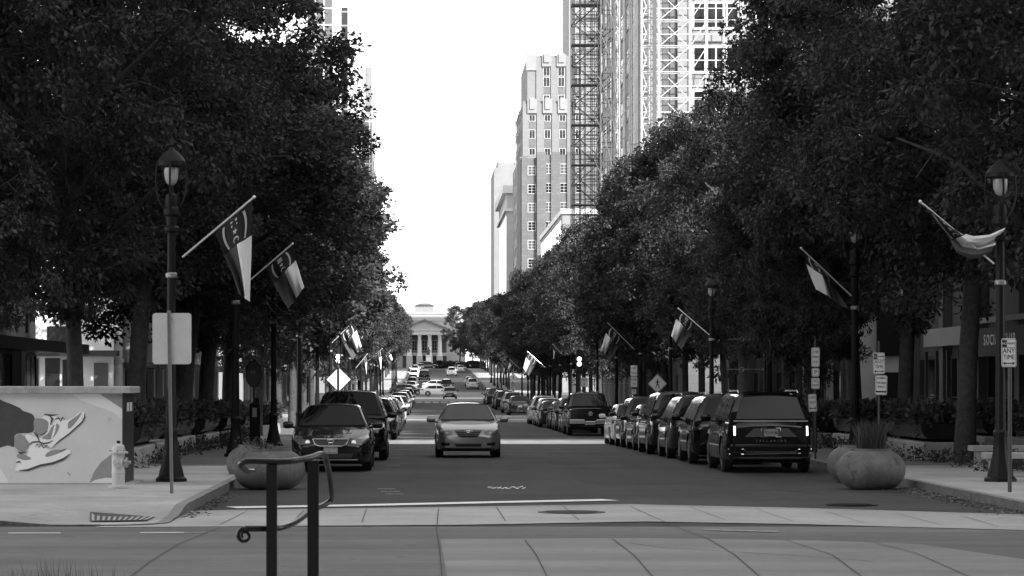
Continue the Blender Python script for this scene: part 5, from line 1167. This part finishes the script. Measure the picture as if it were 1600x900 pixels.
def rplate(b, w_, z0, z1, y0=-.03, y1=-.024, c=.03, cx0=0):
    pts = []
    for cx, cz, a0 in ((w_ - c, z1 - c, 0), (-w_ + c, z1 - c, 90), (-w_ + c, z0 + c, 180), (w_ - c, z0 + c, 270)):
        for q in range(4): a = radians(a0 + q * 30); pts.append((cx0 + cx + c * cos(a), cz + c * sin(a)))
    b.prism(pts[::-1] if False else pts, y0, y1)
def park_sign(t, z0, z1, w_, lines, tilt=0):
    """plate with a thin ink border and lettering"""
    b = MB(); rplate(b, w_, z0, z1); p = b.build('plate', M['sign_white'], t, rot=(0, tilt, 0)); b = MB()
    e = .012
    for q in ((-w_ + e, w_ - e, z1 - e - .006, z1 - e), (-w_ + e, w_ - e, z0 + e, z0 + e + .006), (-w_ + e, -w_ + e + .006, z0 + e, z1 - e), (w_ - e - .006, w_ - e, z0 + e, z1 - e)): b.box(q[0], q[1], -.0325, -.0305, q[2], q[3])
    b.build('border', M['sign_ink'], p)
    for s_, z, h, sx in lines:
        if s_ == 'arrow':
            b = MB(); b.box(-w_ * .6, w_ * .6, -.033, -.031, z - h * .14, z + h * .14)
            for sg in (1, -1): b.poly([(sg * w_ * .8, -.033, z), (sg * w_ * .5, -.033, z + h * .5), (sg * w_ * .5, -.033, z - h * .5)][::-sg])
            b.build('arrow', M['sign_ink'], p)
        elif s_ == 'bar':
            b = MB(); b.box(-w_ * .92, w_ * .92, -.0335, -.031, z - h / 2, z + h / 2); b.build('bar', M['sign_ink'], p)
        elif s_.startswith('!'): text_obj('lettering', s_[1:], h, M['sign_white'], p, (0, -.0345, z), sx=sx)
        else: text_obj('lettering', s_, h, M['sign_ink'], p, (0, -.032, z), sx=sx)
    return p
def nopark(t, zt_, w_=.13, h=.48, tilt=0):
    z1 = zt_; p = park_sign(t, z1 - h, z1, w_, [('ANY', z1 - h * .44, h * .24, .85), ('TIME', z1 - h * .66, h * .24, .78), ('arrow', z1 - h * .87, h * .13, 1)], tilt)
    b = MB(); b.box(-w_ * .92, -w_ * .25, -.0335, -.031, z1 - h * .3, z1 - h * .06); b.build('no_panel', M['sign_ink'], p); text_obj('lettering', 'NO', h * .13, M['sign_white'], p, (-w_ * .58, -.0345, z1 - h * .18), sx=.8)
    text_obj('lettering', 'PARKING', h * .105, M['sign_ink'], p, (w_ * .33, -.032, z1 - h * .18), sx=.6); b = MB(); b.box(-w_ * .92, w_ * .92, -.0335, -.031, z1 - h * .325, z1 - h * .31); b.build('rule', M['sign_ink'], p)
def sgn(px, pyb, name, label, cat='parking sign', top=2.8, pm='galv', pr=.024, zbase=.15):
    s_ = (pyb - VY) / (2 - zbase); D = F / s_; X = (px - VX) / s_; t = thing(name, label, cat, (X, D, g(D) + zbase)); b = MB(); b.tube([(0, pr - .022, -.02), (0, pr - .022, top)], pr, 8); b.build('post', M[pm], t, smooth=50); return t, s_
t, s_ = sgn(1578, 769, 'parking_sign', 'white no parking any time sign on a dark post at the right edge', top=2.62, pm='steel_dark', pr=.035); nopark(t, 2.6, .125, .485, radians(-2))
bpy.data.objects[t.name].children[0].rotation_euler = (0, radians(-.6), 0)
def at_sign(px, D, name, label, top, cat='parking sign', pm='steel_dark'):
    X = X_(px, D); t = thing(name, label, cat, (X, D, g(D) + .15)); b = MB(); b.tube([(0, 0, -.02), (0, 0, top)], .024, 8); b.build('post', M[pm], t); return t
D = 60; t = at_sign(1373, D, 'parking_sign', 'post with two stacked parking signs between two right trees', 2.75); zz = lambda py: Z_(py, D) - .15
nopark(t, zz(551), .125, zz(551) - zz(584.5)); park_sign(t, zz(617), zz(586.5), .128, [('NO PARKING', zz(591), .06, .5), ('TOW AWAY', zz(598.5), .065, .55), ('VEHICLES', zz(604.5), .065, .55), ('bar', zz(612), .035, 1)], radians(1.5))
D = 67; t = at_sign(1274, D, 'parking_sign', 'tall post carrying four small stacked parking plates by the big black car', 2.9); zz = lambda py: Z_(py, D) - .15
park_sign(t, zz(573), zz(543), .10, [('2 HR', zz(550), .09, .7), ('PARKING', zz(558), .07, .5), ('9-5', zz(566), .09, .8)]); park_sign(t, zz(588.5), zz(575), .09, [('P', zz(582), .14, 1)]); park_sign(t, zz(607.5), zz(590.5), .1, [('NO', zz(595), .08, .8), ('PARKING', zz(602), .07, .5)]); park_sign(t, zz(643), zz(615.5), .1, [('LOADING', zz(621), .07, .45), ('ONLY', zz(629), .09, .6), ('arrow', zz(638), .07, 1)], radians(-3))
D = 131; t = at_sign(990.5, D, 'parking_sign', 'narrow tall sign stack beside the pedestrian warning sign', 2.7); zz = lambda py: Z_(py, D) - g(D) - .15
park_sign(t, zz(588), zz(571), .16, [('NO', zz(575), .14, .8), ('PARKING', zz(583), .12, .5)]); park_sign(t, zz(605), zz(588.6), .16, [('2 HR', zz(593), .16, .8), ('9-5', zz(600), .14, .8)]); park_sign(t, zz(616), zz(608), .11, [('P', zz(612), .16, .9)])
# crossing sign with walking figure
def diamond(px, py, D, hd, face, label):
    X = X_(px, D); zc_ = Z_(py, D) - g(D) - .15; t = thing('crossing_sign', label, 'road sign', (X, D, g(D) + .15)); b = MB(); b.tube([(0, 0, 0), (0, 0, zc_ + hd * 1.15)], .03, 8); b.build('post', M['steel_dark'], t)
    y = -.045 if face else .035; b = MB(); b.prism([(0, zc_ + hd), (-hd, zc_), (0, zc_ - hd), (hd, zc_)], y, y + .008); p = b.build('plate', M['sign_yellow' if face else 'galv_plate'], t)
    if not face:
        b = MB(); b.box(-.03, .03, -.03, .03, zc_ - hd * 1.1, zc_ + hd); b.build('bracket', M['iron'], t)
        b = MB(); b.box(-.2, -.04, .0, .01, zc_ - hd - .32, zc_ - hd - .1); b.box(.04, .2, 0, .01, zc_ - hd - .32, zc_ - hd - .1); b.build('lower_plate', M['galv_plate'], t); return t
    b = MB(); k = hd * .55; yy = y - .004
    def S_(a, c, w_, w2=None):
        d = Vector((c[0] - a[0], c[1] - a[1])).normalized(); n = Vector((-d.y, d.x)); w2 = w2 or w_
        b.poly([((a[0] + n.x * w_) * k, yy, zc_ + (a[1] + n.y * w_) * k), ((c[0] + n.x * w2) * k, yy, zc_ + (c[1] + n.y * w2) * k), ((c[0] - n.x * w2) * k, yy, zc_ + (c[1] - n.y * w2) * k), ((a[0] - n.x * w_) * k, yy, zc_ + (a[1] - n.y * w_) * k)])
    b.poly([((.02 + .13 * cos(q * pi / 5)) * k, yy, zc_ + (.82 + .13 * sin(q * pi / 5)) * k) for q in range(10)])
    S_((.02, .62), (.0, .0), .15, .12); S_((0, .05), (.28, -.4), .1, .08); S_((.28, -.4), (.32, -.85), .08, .06); S_((0, .05), (-.15, -.4), .1, .08); S_((-.15, -.4), (-.4, -.82), .08, .06)
    S_((.05, .55), (.32, .25), .07, .05); S_((.32, .25), (.5, .3), .05); S_((0, .55), (-.25, .3), .07, .05); S_((-.25, .3), (-.3, .05), .05)
    b.build('walking_figure', M['sign_ink'], p); b = MB(); b.prism([(0, zc_ + hd * .95), (-hd * .95, zc_), (0, zc_ - hd * .95), (hd * .95, zc_), (0, zc_ + hd * .95), (0, zc_ + hd * .91), (hd * .91, zc_), (0, zc_ - hd * .91), (-hd * .91, zc_), (0, zc_ + hd * .91)], y - .003, y - .001); b.build('border', M['sign_ink'], p)
    b = MB(); b.box(-.16, .16, y, y + .006, zc_ - hd - .34, zc_ - hd - .06); b.build('lower_plate', M['sign_grey'], t); return t
diamond(1027, 599.5, 125, .43, True, 'pale diamond sign with a walking figure above the parked cars')
diamond(529, 593, 130, .56, False, 'large pale diamond sign back behind the black people carrier')
diamond(802, 590, 236, .38, True, 'small distant diamond sign with a walking figure on the right')
# traffic signals
def signal(px, D, zc1, label, extra=False):
    X = X_(px, D); t = thing('traffic_signal', label, 'traffic signal', (X, D, g(D) + .15)); z = Z_(zc1, D) - g(D) - .15
    b = MB(); b.tube([(0, .15, 0), (0, .15, z + .6)], .07, 10); b.build('post', M['iron'], t); b = MB(); b.cbox(-.2, .2, -.12, .12, z - .75, z + .6, .03); b.build('housing', M['black_plastic'], t)
    for q in (0, -.31):
        b = MB(); b.lathe([(.145, -.13), (.13, -.15), (.05, -.155)], 16, (0, 0, z + q), 'y'); b.build('lens', M['lit_lamp'], t, smooth=60)
        b = MB(); b.tube([(.16 * cos(a * pi / 8), -.2, z + q + .16 * sin(a * pi / 8)) for a in range(9)], .015, 5); b.build('visor', M['black_plastic'], t)
    return t
signal(905, 176.5, 561, 'traffic signal with two bright lamps on the right'); signal(528, 175.5, 557, 'traffic signal with two bright lamps above the blank diamond')
D = 172; t = at_sign(913, D, 'turn_sign', 'small white regulatory sign just below the right traffic signal', 2.6, 'road sign'); zz = lambda py: Z_(py, D) - g(D) - .15
park_sign(t, zz(604.5), zz(590), .22, [('ONLY', zz(594), .16, .8), ('P', zz(601), .2, 1)])
# tilted bare post, oval sign, pay station
X = X_(374, 75); t = thing('bare_post', 'thin leaning pale post without a sign behind the left bowl', 'post', (X, 75, g(75) + .15)); b = MB(); b.tube([(0, 0, 0), (-.09, 0, 3.1)], .028, 8); b.build('post', M['galv'], t)
X = X_(395, 87); t = thing('oval_sign', 'dark oval sign on a slim post beyond the left bowl', 'sign', (X, 87.5, g(87) + .15)); b = MB(); b.tube([(0, 0, 0), (0, 0, 2.5)], .03, 8); b.build('post', M['iron'], t)
b = MB(); b.prism([(.245 * cos(a * pi / 12), Z_(584, 87) - g(87) - .15 + .41 * sin(a * pi / 12)) for a in range(24)], -.045, -.035); p = b.build('plate', M['stone_dark'], t); z_ = Z_(584, 87) - g(87) - .15
b = MB(); b.tube([(.245 * cos(a * pi / 12), -.04, z_ + .41 * sin(a * pi / 12)) for a in range(25)], .018, 5); b.build('rim', M['iron'], p); text_obj('lettering', 'PE', .16, M['sign_grey'], p, (-.02, -.05, z_ + .04))
X = X_(400, 85); t = thing('pay_station', 'dark parking pay station beside the third left lamp post', 'pay station', (X, 84.5, g(85) + .15)); b = MB(); b.cbox(-.16, .16, -.14, .14, 0, 1.35, .03); b.build('cabinet', M['iron'], t); b = MB(); b.box(-.07, .06, -.152, -.141, .92, 1.2); b.build('panel', M['sign_grey'], t); b = MB(); b.box(.0, .14, -.1, .1, 1.3, 1.5); b.build('head', M['iron'], t)
# banner arms on a post at the right
t = thing('banner_post', 'dark post with two side arms ending in rings, behind the parked cars', 'banner post', (X_(1196, 92.5), 92.5, g(92.5) + .15)); b = MB(); b.tube([(0, 0, 0), (0, 0, 4.6)], .06, 10); b.build('post', M['iron'], t)
for py in (530, 577):
    z = Z_(py, 92.5) - g(92.5) - .15; b = MB(); b.tube([(0, 0, z), (-.78, 0, z)], .014, 6); b.tube([(-.78 + .07 * cos(a * pi / 8), 0, z + .07 * sin(a * pi / 8)) for a in range(17)], .014, 5); b.tube([(-.86, 0, z), (-1.25, 0, z)], .012, 5); b.lathe([(.01, -.05), (.03, 0), (.01, .05)], 8, (-.08, 0, z)); b.build('arm', M['galv'], t)
# bowl planters
def bowl(x, y, r, h, label, dz=0, grass=None):
    t = thing('bowl_planter', label, 'planter', (x, y, g(y) + dz + .004)); b = MB(); R_ = r
    pr = [(.55, 0), (.62, .015), (.76, .07), (.9, .2), (.985, .36), (1.0, .5), (.975, .64), (.88, .78), (.74, .88), (.62, .93), (.6, .945), (.6, 1.0), (.54, 1.0), (.52, .9), (.3, .88)]
    b.lathe([(a * R_, c * h) for a, c in pr], 44); b.build('bowl', M['bowl'], t, smooth=40); b = MB(); b.lathe([(R_ * .53, h * .9), (R_ * .3, h * .94), (.02, h * .95)], 20); b.build('soil', M['soil'], t, smooth=60)
    if grass:
        rd = random.Random(4); b = MB(); blades(b, 520, 0, 0, h * .9, R_ * .4, grass, rd, .007, .22); b.build('grass', M['leaf_plant'], t)
    else: plant_mass('foliage', None, None, -R_ * .35, R_ * .35, -R_ * .35, R_ * .35, h * .86, h * .93, 22, 16, .06, int(x * 10 + 100), parent=t)
    return t
bowl((421 - VX) / 83.0, F / 83, .675, .76, 'squat concrete bowl planter on the road edge behind the handrail'); bowl((400 - VX) / 77, F / 77, .6, .74, 'second bowl planter half hidden behind the left one')
bowl((1361 - VX) / 83, F / 83, .645, .76, 'squat concrete bowl planter on the road edge at the right', grass=.6); bowl((1336 - VX) / 77.5, F / 77.5, .56, .74, 'second bowl planter half hidden behind the right one')
# planters and groundcover between trees
def trough(x, y0, y1, label, seed):
    t = thing('planter_trough', label, 'planter', (x, y0, g(y0) + .15)); L = y1 - y0; b = MB(); b.cbox(-.65, .65, 0, L, 0, .42, .03); b.build('plinth', M['concrete'], t)
    b = MB(); pr = [(-.5, .5), (-.62, .62), (-.66, .86), (.66, .86), (.62, .62), (.5, .5)]
    b.prism([(p[0], p[1]) for p in pr], .2, L - .2); b.build('trough', M['iron_gloss'], t); b = MB()
    for yy in (.5, L - .5): b.box(-.3, .3, yy - .1, yy + .1, .42, .52)
    b.build('foot', M['iron'], t)
    plant_mass('foliage', None, None, -.55, .55, .2, L - .2, .85, 1.15, int(38 * L), 34, .16, seed, parent=t); return t
k = 0
for x, nm in ((LX, 'left'), (RX, 'right')):
    for i, y0 in enumerate([TL, TR][nm == 'right'][:7]):
        if y0 + 8 > 128: break
        for dx in ((0, 3.3) if nm == 'right' else (0,)):
            k += 1; trough(x + dx + (.35 if nm == 'left' else -.35), y0 + 1.5, y0 + 7.2, ('%s dark planter trough of leafy plants in the %s tree row' % (ORD[i], nm)) if dx == 0 else '%s dark planter trough in the inner row near the right shop fronts' % ORD[i], 100 + k)['group'] = 'planter troughs between the trees'
tag(plant_mass('groundcover', 'dark low groundcover round the left trees', 'groundcover', -8.3, -6.0, 58.5, 100, .12, .3, 620, 30, .1, 301), kind='stuff'); tag(plant_mass('groundcover', 'dark low groundcover under the right trees', 'groundcover', 11.6, 14.2, 57, 100, .12, .32, 620, 30, .1, 302), kind='stuff')
# benches by the right edge
for i, y in enumerate((54.5, 60.5)):
    t = thing('stone_bench', ['low concrete bench block near the right lamp post', 'second low concrete block farther in by the right trees'][i], 'bench', (11.9 + i * .9, y, .15)); b = MB(); b.cbox(-.9, .9, 0, .5, .36, .48, .02); b.build('seat', M['concrete'], t)
    for sx in (-1, 1): b = MB(); b.cbox(sx * .65 - .12, sx * .65 + .12, .05, .45, 0, .357, .02); b.build('leg', M['concrete'], t)
# foreground handrail on the terrace
D = 13.0; S = F / D
def hx(p): return (p - VX) / S
def hz(p): return 2 - (p - VY) / S
t = thing('handrail', 'dark metal stair handrail with a curled lower end in the foreground', 'handrail', (0, D, 0))
b = MB(); b.box(hx(416.5), hx(433), -.025, .025, .75, hz(726)); b.build('post', M['iron_gloss'], t); 
b = MB(); b.box(hx(476), hx(494), .30, .35, .4, hz(722)); b.build('post', M['iron_gloss'], t)
b = MB(); P = [(388, 741, .35), (383, 739, .2), (378, 733, .1), (376, 726, .02), (384, 721, 0), (400, 720.5, 0), (440, 721.5, .0), (466, 719.5, .1), (485, 716, .2), (497, 712, .3), (503, 716, .38), (505, 726, .45), (507, 745, .6), (509, 780, .8), (507, 793, .95), (497, 801, .9), (478, 808, .7), (456, 822, .4), (440, 826, .15), (425, 826.5, .05), (394, 826, 0), (384, 826, 0)]
pts = [(hx(a), c, hz(z)) for a, z, c in P]
def smooth_path(p, n=5):
    p = [Vector(q) for q in p]; out = []
    for i in range(len(p) - 1):
        p0, p1, p2, p3 = p[max(i - 1, 0)], p[i], p[i + 1], p[min(i + 2, len(p) - 1)]
        for k in range(n): s_ = k / n; out.append(.5 * ((2 * p1) + (-p0 + p2) * s_ + (2 * p0 - 5 * p1 + 4 * p2 - p3) * s_ ** 2 + (-p0 + 3 * p1 - 3 * p2 + p3) * s_ ** 3))
    return out + [p[-1]]
cx, cz = hx(382), hz(837)
sp = [(cx + .034 * (1 - q / 30) * cos(pi / 2 + q * .42) * 1.0, 0, cz + .034 * (1 - q / 30) * sin(pi / 2 + q * .42)) for q in range(0, 22)]
b.tube(smooth_path(pts), .0145, 10); b.tube(smooth_path(sp, 3), [.0105 - .00008 * q for q in range(3 * (len(sp) - 1) + 1)], 8); b.build('rail', M['iron_gloss'], t, smooth=60)
# terrace and steps the viewer stands on
b = MB(); b.box(-14, 14, -18, 12.6, -.2, .75)
for i in range(5): b.box(-2.6, 1.5, 12.6 + .32 * i, 12.6 + .32 * (i + 1), -.2, .75 - .15 * (i + 1))
b.box(-14, -2.62, 12.6, 13.4, -.2, .7); b.box(1.52, 14, 12.6, 13.4, -.2, .7)
struct('terrace', b, M['concrete'])
b = MB(); rd = random.Random(9); D = 12.9; Sg = F / D
for i in range(420):
    px_ = rd.uniform(-60, 190); tip = 858 + abs(px_ - 90) * .2 + rd.random() * 60; z = 2 - (tip - VY) / Sg; x = (px_ - VX) / Sg; yy = rd.uniform(-.25, .25); dx = rd.gauss(0, .05); h = z - .7
    w_ = .003; b.poly([(x - w_, D + yy, .68), (x + w_, D + yy, .68), (x + dx * .4 + w_ * .8, D + yy, .68 + h * .6), (x + dx * .4 - w_ * .8, D + yy, .68 + h * .6)]); b.poly([(x + dx * .4 - w_ * .8, D + yy, .68 + h * .6), (x + dx * .4 + w_ * .8, D + yy, .68 + h * .6), (x + dx, D + yy, .68 + h)])
tag(b.build('ornamental_grass', M['leaf_plant']), 'blurred tips of ornamental grass at the lower left corner', 'grass', kind='stuff')
